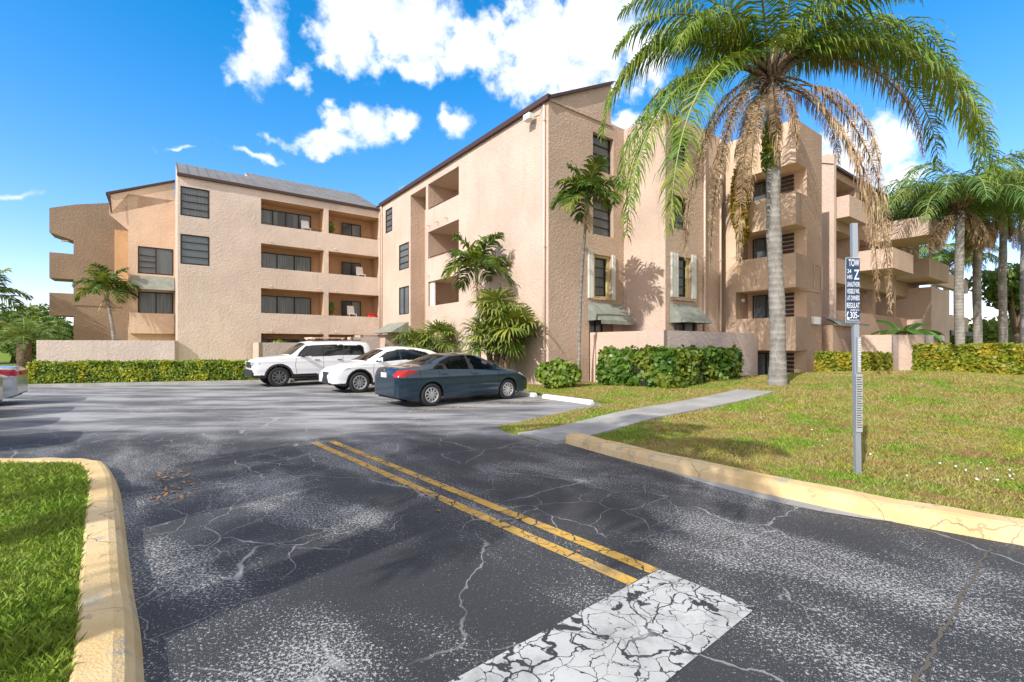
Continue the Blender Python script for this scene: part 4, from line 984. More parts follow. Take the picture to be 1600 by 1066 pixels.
hedge('clipped_hedge', [tuple(H1a+hd*.05+hn*.12), tuple(H1b+hn*.12)], .85, .1, .97, 900, .075, M_HEDGE, 'long clipped hedge along the far edge of the lot, left of the white SUV')
q0 = XY(13.55, 13.2); q1 = XY(13.45, 9.75); q2 = XY(20.6, 9.0)
hedge('sea_grape_hedge', [q0, XY(13.4, 10.2)], -.01+.9, .25, 1.40, 300, .17, M_GRAPE, 'round leaved sea grape hedge in front of the L shaped garden wall, its left arm', nv=6, aspect=1.05, ragged=.14) if 0 else None
sg = hedge('sea_grape_hedge', [XY(13.35, 12.3), XY(13.35, 9.15), XY(17.8, 9.15)], .85, .22, 1.42, 460, .165, M_GRAPE, 'dense round leaved sea grape hedge wrapped round the L shaped garden wall', nv=6, aspect=1.05, ragged=.12)
s = MB(); s.tube([(0.0, 0, 0), (.05, .1, .25), (-.05, .15, .6)], [.09, .07, .05], 7); s.tube([(.02, .03, .12), (.25, .15, .4), (.3, .3, .7)], [.05, .04, .03], 6); s.tube([(0, .03, .15), (-.3, .1, .45)], [.05, .03], 6)
so_ = s.build('stem', M_TRUNK, sg, smooth=True); sp_ = Vector((*G(1035, 612, .13), 0)); so_.location = (sp_.x-XY(13.35, 12.3)[0], sp_.y-XY(13.35, 12.3)[1]-.05, .12)
bsh = empty('round_bush', (1.72, 17.1, .1), 0, 'loose rounded pale green bush at the foot of the building corner', 'bush')
bx = XY(12.6, 12.9)
leafcloud('foliage', bsh, [(-.45, .1, .55, .42, .42, .42), (0, 0, .66, .5, .5, .42), (.4, .0, .5, .42, .42, .42), (0, -.2, .35, .7, .35, .3)], 2300, .12, M_BUSH, nv=6, aspect=1.3)
leafcloud('dark_core', bsh, [(0, .1, .4, .6, .35, .3)], 500, .1, M_CORE)  # near-black inner leaves painted as the shade within the bush
def xyd(px, d): return ((px-800)/734*d, d)
hedge('square_hedge', [(11.9, 18.45), (12.62, 17.49)], .9, .45, 1.38, 800, .085, M_HEDGEY, 'square cut yellow green hedge to the left of the sign post', 'hedge', 'square cut hedges behind the sign post')
hedge('square_hedge', [(13.3, 18.35), (13.9, 17.55)], .9, .4, 1.36, 800, .085, M_HEDGEY, 'square cut yellow green hedge to the right of the sign post', 'hedge', 'square cut hedges behind the sign post')
hedge('square_hedge', [(16.35, 19.15), (20.25, 13.95)], 1.2, .15, 1.67, 650, .10, M_HEDGEY, 'large long yellow and orange flecked hedge below the queen palms at right', zfun=lambda x, y: .1)
for k, (px, d) in enumerate(((1418, 17.4), )): pass

# banana plant
bp = empty('banana_plant', (*xyd(1412, 22.5), .3), 0, 'broad leaved banana plant leaning over the sunlit garden wall', 'plant')
V = []; pm = MB()
for azd, e0, e1, L in ((0, 45, -35, 2.0), (150, 55, -50, 1.6), (200, 60, -60, 1.7), (20, 65, -20, 1.9), (-60, 50, -60, 1.7), (-30, 35, -55, 1.7), (110, 75, 0, 1.6), (-100, 60, -50, 1.5)):
    P = frond_curve((0, 0, 1.75), azd, e0, e1, L, 10, 1.0); pm.tube(P, [.035*(1-.8*k/10) for k in range(11)], 5); q = None
    for k in range(2, 10):
        t = (P[k+1]-P[k]).normalized(); h = t.cross(Vector((0, 0, 1))).normalized()
        w0 = .36*math.sin(math.pi*(k-1.6)/9)**.6; w1 = .36*max(.02, math.sin(math.pi*(k-.6)/9.4))**.6
        for sgn in (-1, 1): dz = Vector((0, 0, -.08)); V += [P[k], P[k]+h*sgn*w0+dz, P[k+1]+h*sgn*w1+dz, P[k+1]]
npmesh('leaves', [tuple(v) for v in V], 4, M_BANANA, bp); pm.tube([(0, 0, -.3), (0, 0, 1.6)], [.11, .07], 9); pm.build('stem', M_SHAFT, bp, smooth=True)

# right cluster of queen palms
def qp(px, d, H, label, nf=18, nd=9, L=3.9, z0=.2, r=.24, seed=0, lean=(0, 0)):
    x, y = xyd(px, d); fr = [((k*gold+seed) % 360, 80-k*(50/nf), -58-k*(30/nf), L*(.9+.3*RS.rand())) for k in range(nf)]
    dd = [((k*gold*1.3+seed) % 360, RS.uniform(-25, 5), -90, RS.uniform(1.8, 2.9)) for k in range(nd)]
    return queen_palm(x, y, z0, H, r, r*.8, label, fr, dd, ll=1.25, nl=60, wid=.06, lean=lean, fm=M_FROND2, group='queen palms in the cluster at right')
qp(1499, 26.5, 9.1, 'queen palm with the frontmost pale grey trunk of the cluster at right', seed=10, L=5.2, nf=30, nd=18)
qp(1527, 29.5, 9.6, 'queen palm with ringed trunk just right of the frontmost one', seed=80, L=4.8, nf=26, nd=18)
qp(1567, 31, 10.4, 'queen palm standing second from the right edge above the long hedge', seed=30, nf=22, L=4.6)
qp(1600, 36, 11.5, 'dark trunked queen palm at the right edge of the photo', seed=55, nf=20, L=4.8)
qp(1478, 40, 8.2, 'farthest queen palm, its crown between the balconies and the frontmost trunk', seed=95, nf=16, L=4.2)

# broad trees
def broad_tree(px, d, H, rad, label, n=3800, leaf=.28, m=None, z0=0, trunk=True, group=None, name='leafy_tree', low=.35):
    x, y = xyd(px, d); T = empty(name, (x, y, z0), 0, label, 'tree', group); cs = []
    for k in range(15):
        a = RS.rand()*6.28; r = rad*RS.uniform(.1, .8); z = H*RS.uniform(low, .88); s = rad*RS.uniform(.26, .48); cs.append((math.cos(a)*r, math.sin(a)*r, z, s, s, s*.75))
    leafcloud('crown', T, cs, n, leaf, m or M_TREE); tb = MB(); tb.tube([(0, 0, -.3), (.1, 0, H*.3), (0, .1, H*.6)], [rad*.09, rad*.07, rad*.03], 8)
    for c in cs[:7]: tb.tube([(.05, 0, H*.3), (c[0]*.5, c[1]*.5, (H*.3+c[2])*.5+.2), c[:3]], [rad*.045, rad*.03, rad*.012], 6)
    tb.build('trunk', M_BARK, T, smooth=True); return T
bg_ = 'trees standing beyond the buildings'
broad_tree(1535, 48, 4.0, 4.0, 'low leafy tree seen between the palm trunks at right', group=bg_)
broad_tree(1600, 52, 4.8, 4.5, 'bright leafy tree at the right edge behind the palms', group=bg_)
broad_tree(1475, 58, 4.6, 4.5, 'distant tree seen through the gap under the balconies', group=bg_)
broad_tree(1585, 40, 8.5, 3.4, 'leafy tree with bare twisting limbs at right', group=bg_, low=.6)
broad_tree(20, 44, 5.6, 3.8, 'round green tree behind the garden at far left', group=bg_)
broad_tree(95, 50, 5.0, 4.0, 'green tree seen under the balconies of the shaded end block', group=bg_)
broad_tree(-60, 40, 5.2, 4.0, 'green tree at the left edge of the photo', group=bg_)
broad_tree(60, 36, 3.0, 2.2, 'low shrubby tree at the end of the long garden wall', n=2400, leaf=.2, group=bg_)
tl_ = empty('distant_trees', (0, 0, 0), 0)
bpy.data.objects.remove(tl_)
cs = [(xyd(px, 150)[0], 150, 2.5+RS.rand()*2, 8, 5, 3.5+RS.rand()*2) for px in list(range(-200, 130, 45))+list(range(1430, 1850, 45))]
tag(leafcloud('distant_woods', None, cs, 9000, 1.1, M_TREE), 'line of far off trees on the horizon at both sides', 'woods', kind='stuff')
# pale date palm in the left garden
x, y = xyd(38, 27); T = empty('date_palm', (x, y, .1), 0, 'stocky pale green date palm with rough trunk above the silver car', 'palm tree')
V = []; rm = MB()
for k in range(26):
    P = frond_curve((0, 0, 1.9), (k*gold) % 360, 80-k*3.0, -20-k*2.2, 2.6, 12, 1.2); V += leaflets(P, 42, .42, .035, droop=.25, plum=.3); rm.tube(P, [.03*(1-q/14) for q in range(13)], 5)
npmesh('crown', [tuple(v) for v in V], 4, M_FROND2, T); rm.build('frond_stalks', M_PETIOLE, T); MB().tube([(0, 0, -.2), (0, 0, 1), (0, 0, 1.9)], [.3, .34, .28], 12).build('trunk', M_BARK, T, smooth=True)
# low plants in the wing garden and over the wall
for (px, d, s, lab) in ((435, 28.6, .55, 'small bright bush behind the dark teal car'), (150, 29.5, .6, 'tufted spiky plant above the long garden wall, left one'), (185, 30.0, .6, 'tufted spiky plant above the long garden wall below the feather palm')):
    x, y = xyd(px, d); T = empty('garden_shrub', (x, y, .1), 0, lab, 'bush', 'shrubs in the walled gardens'); leafcloud('foliage', T, [(0, 0, 1.45, s, s*.8, .5), (.4, 0, 1.2, s*.7, s*.7, .5)], 900, .13, M_BUSH); MB().tube([(0, 0, -.1), (0, 0, 1.4)], .04, 6).build('stem', M_BARK, T)
# palms just outside the picture whose shade falls across the drive
for (x, y, H, sd, lab) in ((-8.2, -1.5, 7.5, 15, 'queen palm whose shade crosses the drive, outside the left edge'), (-5.3, -1.2, 7.5, 70, 'queen palm behind the viewer shading the double yellow lines')):
    fr = [((k*gold+sd) % 360, 70-k*4, -50-k*2, 2.9) for k in range(20)]
    queen_palm(x, y, .1, H, .25, .2, lab, fr, [], ll=.75, nl=60, wid=.06, group='queen palms on the island left of the drive')

# ------------------------------------------------------------------ cars
def interp(pts, x):
    xs = [p[0] for p in pts]; ys = [p[1] for p in pts]
    return float(np.interp(x, xs, ys))
def sinterp(pts, x, w=.05):
    return (interp(pts, x-w)+2*interp(pts, x)+interp(pts, x+w))/4
def carpaint(name, col, flake=.3, rough=.25):
    m = mat(name, col, rough, flake, .5); b = m.node_tree.nodes['Principled BSDF']
    b.inputs['Coat Weight'].default_value = .8; b.inputs['Coat Roughness'].default_value = .04; return m
M_BLUE = carpaint('dark_blue_paint', (.016, .042, .070), .5, .2)
M_CWHITE = carpaint('white_car_paint', (.80, .81, .83), 0, .35)
M_TEAL = carpaint('teal_paint', (.02, .07, .085), .3, .3)
M_SILVER = carpaint('silver_paint', (.42, .46, .50), .5, .3)
M_BEIGE = carpaint('beige_paint', (.36, .30, .22), .4, .3)
M_PLAST = mat('black_plastic', (.022, .022, .024), .6); M_TYRE = mat('tyre_rubber', (.02, .02, .021), .85)
M_ALLOY = mat('wheel_alloy', (.55, .56, .58), .32, .8); M_DALLOY = mat('dark_wheel_alloy', (.16, .165, .17), .35, .7)
M_RED = mat('tail_lamp_red', (.36, .008, .010), .15); M_LENS = mat('lamp_lens', (.62, .68, .74), .08, .3); M_CHROME = mat('chrome', (.7, .7, .7), .12, 1.)
M_SEAT = mat('car_seat', (.10, .10, .11), .8); M_SEATB = mat('beige_seat', (.42, .38, .30), .8)
M_PLATE = mat('number_plate', (.62, .68, .62), .5)

def make_car(name, label, S, paintm, glassm, loc, heading, group=None, seat=None):
    """local x: 0 rear .. L front, z up. heading: world angle of the car's nose"""
    T = empty(name, (loc[0], loc[1], 0), heading, label, 'car', group)
    L, W, top, belt = S['L'], S['W'], S['top'], S['belt']; wr = S['wr']; ax_r, ax_f = S['axles']; AR = wr+S.get('gap', .055)
    nx = int(L/.019); xs = sorted(set([0.0, L]+[L*(k/nx) for k in range(nx+1)]+[L*.004, L*.012, L-L*.012, L-L*.004]))
    def hw(x):      # plan half width
        u = abs(x-L*.5)/(L*.5); e = S.get('plan', 9); f = max(0., 1-u**e)**(1/3.2)
        return W*(S.get('endw', .80)+(1-S.get('endw', .80))*f)-.03*W*u*u
    def zb(x):
        z = S['sill'] + .10*max(0, (abs(x-L*.5)/(L*.5))-.86)/.14
        for a in (ax_r, ax_f):
            if abs(x-a) < AR: z = max(z, wr+math.sqrt(AR*AR-(x-a)**2))
        return z
    NS, NU, NT_ = 22, 20, 10
    rings = []
    for x in xs:
        zt = sinterp(top, x, .04); zl = min(sinterp(belt, x, .06), zt-.03); b = min(zb(x), zl-.02); w = hw(x); hr = min(1, max(0, (zt-zl)/.42))
        wt = w*(.90*(1-hr)+S.get('roofw', .66)*hr); r = []
        for k in range(NS+1):
            v = k/NS; z = b+(zl-b)*v; zn = (z-S['sill'])/(1.0-S['sill'])
            y = w*(1-.055*(1-min(1, zn/.35))**2-.035*max(0, zn-.55)**1.3)
            cz = S.get('crease', .70); y += .008*math.exp(-((z-cz)/.035)**2)-.012*math.exp(-((z-(S['sill']+.22))/.08)**2)
            r.append((y, z))
        y0, z0 = r[-1]; ze = zt-(.055 if hr > .5 else .02+.035*hr)
        for k in range(1, NU+1):
            v = k/NU; r.append((y0+(wt-y0)*(v**1.12)+.018*math.sin(math.pi*v)*hr, z0+(ze-z0)*v))
        for k in range(1, NT_+1):
            v = k/NT_; r.append((wt*(1-v), ze+(zt-ze)*(1-(1-v)**2.4)))
        rings.append(r)
    n = len(rings[0])
    def yat(x, z):   # outer half width at a point of the side
        i = min(range(len(xs)), key=lambda q: abs(xs[q]-x)); r = rings[i][:NS+NU+1]
        return float(np.interp(z, [p[1] for p in r], [p[0] for p in r]))
    cls = {}; 
    def add(c, q): cls.setdefault(c, []).append(q)
    def inpolyp(P, x, z):
        c = False; j = len(P)-1
        for i in range(len(P)):
            if ((P[i][1] > z) != (P[j][1] > z)) and x < (P[j][0]-P[i][0])*(z-P[i][1])/(P[j][1]-P[i][1]+1e-9)+P[i][0]: c = not c
            j = i
        return c
    for i in range(len(xs)-1):
        x = (xs[i]+xs[i+1])/2; ra, rb = rings[i], rings[i+1]
        for j in range(n-1):
            z = (ra[j][1]+ra[j+1][1]+rb[j][1]+rb[j+1][1])/4; y = (ra[j][0]+rb[j+1][0])/2; c = 'body'
            if j < NS+NU:
                for gi, g in enumerate(S['side_glass']):
                    if inpolyp(g, x, z): c = 'side_window'
                for p in S.get('pillar', []):
                    if inpolyp(p, x, z): c = 'black'
                for g in S.get('tail', []):
                    if inpolyp(g, x, z): c = 'tail_lamp'
                for g in S.get('head', []):
                    if inpolyp(g, x, z): c = 'headlight'
                if 'clad' in S:
                    dd = min(math.hypot(x-a, z-wr) for a in (ax_r, ax_f))
                    if dd < AR+S['clad'] and z < wr+AR+S['clad'] : c = 'black'
                    if z < S['sill']+S.get('cladz', .16): c = 'black'
            if j >= NS+NU:
                if y < abs(ra[NS+NU][0])-.035:
                    for (a, b, cl) in S['top_glass']:
                        if a < x < b: c = cl
            for sg in (1, -1):
                q = [(xs[i], sg*ra[j][0], ra[j][1]), (xs[i+1], sg*rb[j][0], rb[j][1]), (xs[i+1], sg*rb[j+1][0], rb[j+1][1]), (xs[i], sg*ra[j+1][0], ra[j+1][1])]
                if sg > 0: q = q[::-1]
                add(c if c == 'body' or c in ('windscreen', 'rear_window') or c == 'black' else (c, sg), q)
    # end caps (rear at x=0, front at x=L)
    ends = {0: rings[0], 1: rings[-1]}
    for e, r in ends.items():
        x = xs[0] if e == 0 else xs[-1]
        for j in range(NS):
            c = 'black' if (e == 1 and any(a < (r[j][1]+r[j+1][1])/2 < b for a, b in S.get('grille', []))) or r[j][1] < S['sill']+S.get('bumper', .06)+.06 else 'body'
            q = [(x, -r[j][0], r[j][1]), (x, r[j][0], r[j][1]), (x, r[j+1][0], r[j+1][1]), (x, -r[j+1][0], r[j+1][1])]; add(c, q)
        add('body', [(x, p[0], p[1]) for p in r[NS:]]+[(x, -p[0], p[1]) for p in r[NS:-1][::-1]])
    def part(nm, faces, m, par=T, smooth=True):
        mb = MB(); idx = {}
        for q in faces:
            f = []
            for p in q:
                k = (round(p[0], 4), round(p[1], 4), round(p[2], 4))
                if k not in idx: idx[k] = len(mb.v); mb.v.append(k)
                if not f or f[-1] != idx[k]: f.append(idx[k])
            if len(f) > 1 and f[0] == f[-1]: f.pop()
            if len(set(f)) > 2 and len(set(f)) == len(f): mb.f.append(tuple(f))
        o = mb.build(nm, m, par, smooth=smooth); 
        o.data.set_sharp_from_angle(angle=R(38)); return o
    for c, f in cls.items():
        nm = c if isinstance(c, str) else c[0]
        if nm == 'body': part('body', f, paintm)
        elif nm == 'black': part('lower_cladding' if 'clad' in S else 'trim', f, M_PLAST)
        elif nm in ('windscreen', 'rear_window', 'side_window'): part(nm, f, glassm)
        elif nm == 'tail_lamp': part('tail_lamp', f, M_RED)
        elif nm == 'headlight': part('headlight', f, M_LENS)
    # under body, wheel wells, cabin floor
    u = MB(); u.box(.12, L-.12, -W*.72, W*.72, S['sill']+.02, min(S['sill']+.5, .72)); 
    u.build('underbody', M_PLAST, T)
    sm = seat or M_SEAT
    x0 = S['seats']
    for (sx, sy, wd) in ((x0[1], .37, .24), (x0[1], -.37, .24), (x0[0], 0, .62)):
        s = MB(); zf = S['belt'][len(S['belt'])//2][1]
        s.quad((sx-.02, sy-wd, .6), (sx-.02, sy+wd, .6), (sx-.26, sy+wd*.85, zf+.16), (sx-.26, sy-wd*.85, zf+.16)); s.quad((sx+.10, sy-wd, .6), (sx+.10, sy+wd, .6), (sx-.14, sy+wd*.85, zf+.18), (sx-.14, sy-wd*.85, zf+.18))
        s.quad((sx-.26, sy-wd*.85, zf+.16), (sx-.26, sy+wd*.85, zf+.16), (sx-.14, sy+wd*.85, zf+.18), (sx-.14, sy-wd*.85, zf+.18)); s.box(sx-.24, sx-.14, sy-.12, sy+.12, zf+.19, zf+.34)
        s.quad((sx-.02, sy-wd, .6), (sx+.10, sy-wd, .6), (sx-.14, sy-wd*.85, zf+.18), (sx-.26, sy-wd*.85, zf+.16)); s.quad((sx-.02, sy+wd, .6), (sx+.10, sy+wd, .6), (sx-.14, sy+wd*.85, zf+.18), (sx-.26, sy+wd*.85, zf+.16))
        s.build('seat', sm, T)
    # wheels
    for a in (ax_r, ax_f):
        for sg in (1, -1):
            we = empty('wheel', (a, sg*(W-.125), wr), 0 if sg > 0 else math.pi); we.parent = T
            prof = [(-.11, wr*.66), (-.11, wr*.93), (-.085, wr*.985), (-.04, wr), (.04, wr), (.085, wr*.985), (.11, wr*.93), (.112, wr*.80), (.10, wr*.68), (.07, wr*.655)]
            mb = MB(); NN = 40
            for k in range(NN):
                an = 2*math.pi*k/NN
                for (yy, rr) in prof: mb.v.append((rr*math.cos(an), yy, rr*math.sin(an)))
            m = len(prof)
            for k in range(NN):
                for j in range(m-1): mb.f.append((k*m+j, ((k+1) % NN)*m+j, ((k+1) % NN)*m+j+1, k*m+j+1))
            mb.build('tyre', M_TYRE, we, smooth=True)
            rm = MB(); rr0 = wr*.655
            prof2 = [(.095, rr0+.012), (.105, rr0-.005), (.09, rr0-.03), (.02, rr0-.045)]; i0 = 0
            for k in range(NN):
                an = 2*math.pi*k/NN
                for (yy, rr) in prof2: rm.v.append((rr*math.cos(an), yy, rr*math.sin(an)))
            m = len(prof2)
            for k in range(NN):
                for j in range(m-1): rm.f.append((k*m+j, ((k+1) % NN)*m+j, ((k+1) % NN)*m+j+1, k*m+j+1))
            ns = S.get('spokes', 8)
            for k in range(ns):
                an = 2*math.pi*k/ns+.2; c, s_ = math.cos(an), math.sin(an)
                def pt(r, t, y): return (r*c-t*s_, y, r*s_+t*c)
                w0, w1 = .022, S.get('spw', .034)
                rm.quad(pt(.03, -w0, .09), pt(.03, w0, .09), pt(rr0-.02, w1, .085), pt(rr0-.02, -w1, .085))
                for q in (-1, 1): rm.quad(pt(.03, q*w0, .09), pt(rr0-.02, q*w1, .085), pt(rr0-.02, q*w1*1.1, .045), pt(.03, q*w0*1.1, .045))
            rm.v += [(.055*math.cos(2*math.pi*k/14), .098, .055*math.sin(2*math.pi*k/14)) for k in range(14)]; nn = len(rm.v); rm.f.append(tuple(range(nn-14, nn)))
            rm.build('rim', S.get('alloy', M_ALLOY), we)
            dk = MB(); dk.v += [(rr0*.98*math.cos(2*math.pi*k/24), .02, rr0*.98*math.sin(2*math.pi*k/24)) for k in range(24)]; dk.f.append(tuple(range(24))); dk.build('brake_disc', M_PLAST, we)
    # mirrors, handles, seams
    mx, mz = S['mirror']
    for sg in (1, -1):
        y = yat(mx, mz)*sg; b = MB()
        b.v += [(mx-.06, y+sg*.03, mz), (mx-.06, y+sg*.20, mz+.01), (mx-.06, y+sg*.20, mz+.13), (mx-.06, y+sg*.05, mz+.13), (mx+.07, y+sg*.05, mz+.02), (mx+.05, y+sg*.18, mz+.03), (mx+.05, y+sg*.18, mz+.11), (mx+.06, y+sg*.06, mz+.11)]
        b.f += [(0, 1, 2, 3), (4, 5, 6, 7), (0, 1, 5, 4), (1, 2, 6, 5), (2, 3, 7, 6), (3, 0, 4, 7)]; mo = b.build('mirror', S.get('mirmat') or paintm, T, bevel=.02)
        g = MB().box(mx-.03, mx+.03, min(y-sg*.04, y+sg*.06), max(y-sg*.04, y+sg*.06), mz+.01, mz+.05).build('mirror_arm', M_PLAST, T); g.parent = mo
        for (hx, hz) in S['handles']:
            y = yat(hx, hz)*sg; MB().box(hx-.10, hx+.10, min(y-.004, y+sg*.035), max(y+.004, y+sg*.035), hz-.014, hz+.014).build('door_handle', S.get('hmat') or paintm, T, bevel=.008)
        for line in S['seams']:
            b = MB()
            for k in range(len(line)-1):
                (xa, za), (xb, zb_) = line[k], line[k+1]; nseg = 10
                for q in range(nseg):
                    u0, u1 = q/nseg, (q+1)/nseg; p0 = (xa+(xb-xa)*u0, za+(zb_-za)*u0); p1 = (xa+(xb-xa)*u1, za+(zb_-za)*u1)
                    y0 = (yat(*p0)+.0025)*sg; y1 = (yat(*p1)+.0025)*sg; d = Vector((p1[0]-p0[0], p1[1]-p0[1])).normalized(); nx_, nz_ = -d.y*.006, d.x*.006
                    b.quad((p0[0]-nx_, y0, p0[1]-nz_), (p0[0]+nx_, y0, p0[1]+nz_), (p1[0]+nx_, y1, p1[1]+nz_), (p1[0]-nx_, y1, p1[1]-nz_))
            b.build('door_seam', M_PLAST, T)
    T['L'] = L
    return T
SED = dict(L=4.64, W=.885, sill=.20, wr=.315, axles=(.99, 3.69), plan=7, endw=.70, roofw=.66, crease=.80, seats=(1.75, 2.65),
    top=[(0, .86), (.03, 1.02), (.12, 1.075), (.35, 1.10), (.72, 1.12), (.95, 1.19), (1.35, 1.35), (1.65, 1.43), (2.1, 1.46), (2.5, 1.445), (2.8, 1.38), (3.15, 1.23), (3.5, 1.06), (3.62, 1.01), (4.0, .94), (4.35, .84), (4.55, .73), (4.64, .58)],
    belt=[(0, .80), (.3, 1.00), (.9, 1.0), (1.6, .985), (2.3, .955), (3.2, .915), (3.6, .90), (4.2, .80), (4.64, .52)],
    side_glass=[[(1.02, 1.035), (1.12, 1.02), (2.20, .985), (2.20, 1.375), (1.70, 1.36), (1.32, 1.22)], [(2.29, .98), (3.22, .95), (3.05, 1.13), (2.72, 1.30), (2.50, 1.37), (2.29, 1.38)]],
    pillar=[[(2.20, .985), (2.29, .98), (2.29, 1.38), (2.20, 1.375)]],
    tail=[[(-.01, .82), (.18, .82), (.58, .985), (.40, 1.02), (-.01, .985)]], head=[[(4.10, .80), (4.62, .60), (4.66, .70), (4.30, .88)]],
    top_glass=[(.80, 1.56, 'rear_window'), (2.86, 3.56, 'windscreen')], mirror=(3.12, .97), handles=[(1.38, .87), (2.42, .85)], grille=[(.3, .5)],
    seams=[[(1.28, .62), (1.20, .98)], [(1.38, .36), (1.30, .5), (1.28, .62)], [(2.28, .30), (2.26, .96)], [(3.30, .36), (3.36, .60), (3.30, .90)], [(1.38, .33), (3.30, .33)], [(.62, 1.0), (.66, .80)]], spokes=10, spw=.022)
SUV = dict(L=4.90, W=.965, sill=.36, wr=.395, axles=(1.10, 3.97), gap=.075, plan=12, endw=.86, roofw=.80, crease=1.02, seats=(1.9, 3.0), clad=.075, cladz=.13,
    top=[(0, 1.0), (.02, 1.5), (.10, 1.72), (.28, 1.86), (.8, 1.90), (1.8, 1.91), (2.6, 1.88), (2.85, 1.84), (3.1, 1.66), (3.45, 1.36), (3.55, 1.27), (4.0, 1.24), (4.55, 1.18), (4.78, 1.10), (4.88, .98), (4.90, .7)],
    belt=[(0, 1.0), (.15, 1.22), (1.6, 1.22), (1.9, 1.19), (3.3, 1.16), (3.6, 1.17), (4.4, 1.10), (4.75, 1.0), (4.90, .66)],
    side_glass=[[(.42, 1.30), (.52, 1.26), (1.32, 1.26), (1.32, 1.70), (.55, 1.70), (.45, 1.62)], [(1.37, 1.26), (2.18, 1.22), (2.18, 1.71), (1.37, 1.71)], [(2.28, 1.22), (3.30, 1.22), (3.16, 1.42), (2.92, 1.67), (2.28, 1.71)]],
    pillar=[[(2.18, 1.22), (2.28, 1.22), (2.28, 1.71), (2.18, 1.71)], [(1.32, 1.26), (1.37, 1.26), (1.37, 1.7), (1.32, 1.7)]],
    head=[[(4.62, .92), (4.95, .92), (4.95, 1.08), (4.70, 1.06)]], tail=[[(-.02, .85), (.10, .85), (.10, 1.15), (-.02, 1.15)]],
    top_glass=[(2.92, 3.50, 'windscreen'), (.01, .13, 'rear_window')], mirror=(3.10, 1.20), handles=[(1.55, 1.07), (2.50, 1.07)], grille=[(.55, .95)],
    seams=[[(1.55, .52), (1.42, .9), (1.40, 1.22)], [(2.23, .50), (2.23, 1.22)], [(3.30, .52), (3.36, .85), (3.32, 1.16)]], alloy=M_DALLOY, spokes=9, spw=.03, mirmat=M_PLAST, hmat=M_PLAST)
NX = dict(L=4.63, W=.92, sill=.25, wr=.37, axles=(1.05, 3.72), gap=.065, plan=7, endw=.74, roofw=.68, crease=.90, seats=(1.8, 2.75), clad=.05, cladz=.10,
    top=[(0, 1.0), (.06, 1.20), (.30, 1.36), (.75, 1.53), (1.2, 1.60), (1.8, 1.645), (2.3, 1.63), (2.65, 1.55), (3.05, 1.36), (3.40, 1.17), (3.52, 1.10), (4.0, 1.03), (4.35, .93), (4.55, .80), (4.63, .62)],
    belt=[(0, .9), (.4, 1.16), (1.2, 1.13), (2.3, 1.07), (3.3, 1.02), (3.6, 1.02), (4.2, .88), (4.63, .56)],
    side_glass=[[(.75, 1.26), (1.0, 1.17), (2.10, 1.12), (2.10, 1.53), (1.5, 1.52), (1.0, 1.41)], [(2.18, 1.115), (3.15, 1.07), (2.95, 1.24), (2.62, 1.44), (2.18, 1.53)]],
    pillar=[[(2.10, 1.12), (2.18, 1.115), (2.18, 1.53), (2.10, 1.53)]], head=[[(4.02, .86), (4.50, .74), (4.58, .82), (4.18, .93)]], tail=[[(-.02, .85), (.35, .95), (.3, 1.08), (-.02, 1.02)]],
    top_glass=[(2.68, 3.44, 'windscreen'), (.08, .62, 'rear_window')], mirror=(3.02, 1.09), handles=[(1.35, .98), (2.38, .96)], grille=[],
    seams=[[(1.42, .40), (1.30, .8), (1.28, 1.12)], [(2.15, .38), (2.15, 1.1)], [(3.16, .42), (3.24, .75), (3.2, 1.03)]], spokes=10, spw=.028)
def place_car(spec, name, label, paintm, glassm, wheel_xy, axle, heading, side, **kw):
    """put the tyre of the given axle on the side facing the viewer on wheel_xy"""
    c, s = math.cos(heading), math.sin(heading); ly = side*(spec['W']-.06); lx = spec['axles'][axle]
    return make_car(name, label, spec, paintm, glassm, (wheel_xy[0]-(lx*c-ly*s), wheel_xy[1]-(lx*s+ly*c)), heading, **kw)
hS = math.atan2(1.80, 2.15)
sedan = place_car(SED, 'parked_sedan', 'dark blue sedan seen from its rear corner, parked nose toward the tall fan palm', M_BLUE, M_CGLASS, G(674, 635), 0, hS, -1, seat=M_SEATB, group='cars parked in the stalls by the buildings')
b_ = MB().box(-.028, .01, -.16, .16, .80, .93).build('number_plate', M_PLATE, sedan)
b_ = MB(); b_.tube([(-.012, .0, .985), (-.022, .0, .985)], .05, 14); b_.build('badge', M_CHROME, sedan); 
b_ = MB().box(-.022, .012, -.42, .42, .945, .965).build('trunk_trim', M_CHROME, sedan)
hN = hS+math.pi
nx = place_car(NX, 'parked_crossover', 'white crossover with pointed dark grille, parked nose out between the SUV and the sedan', M_CWHITE, M_TGLASS, G(562, 614), 1, hN, 1, group='cars parked in the stalls by the buildings')
g = MB(); L_ = 4.635
for yy0, yy1, zz0, zz1 in ((-.30, .30, .33, .58), ): pass
g.quad((L_, -.40, .33), (L_, .40, .33), (L_+.012, .18, .58), (L_+.012, -.18, .58)); g.quad((L_+.012, -.18, .58), (L_+.012, .18, .58), (L_-.02, .32, .74), (L_-.02, -.32, .74)); g.build('grille', M_PLAST, nx)
for sg in (1, -1):
    MB().quad((4.40, sg*.79, .66), (4.46, sg*.77, .66), (4.50, sg*.80, .42), (4.40, sg*.83, .36)).build('fog_lamp_slot', M_PLAST, nx)
suv = place_car(SUV, 'parked_suv', 'boxy white SUV with black wheel arches and roof rack, nose toward the long hedge', M_CWHITE, M_TGLASS, G(436, 604.6), 1, math.atan2(1.72, 2.15)+math.pi, 1, group='cars parked in the stalls by the buildings')
rk = MB(); rk.box(1.2, 2.6, -.6, .6, 1.985, 2.03); 
for x in (1.3, 2.5): rk.box(x, x+.04, -.65, .65, 1.93, 1.984)
rk.build('roof_rack', M_PEACH, suv)
for sg in (1, -1): MB().box(.5, 2.8, sg*.68-.02, sg*.68+.02, 1.90, 1.94).build('roof_rail', M_PLAST, suv)
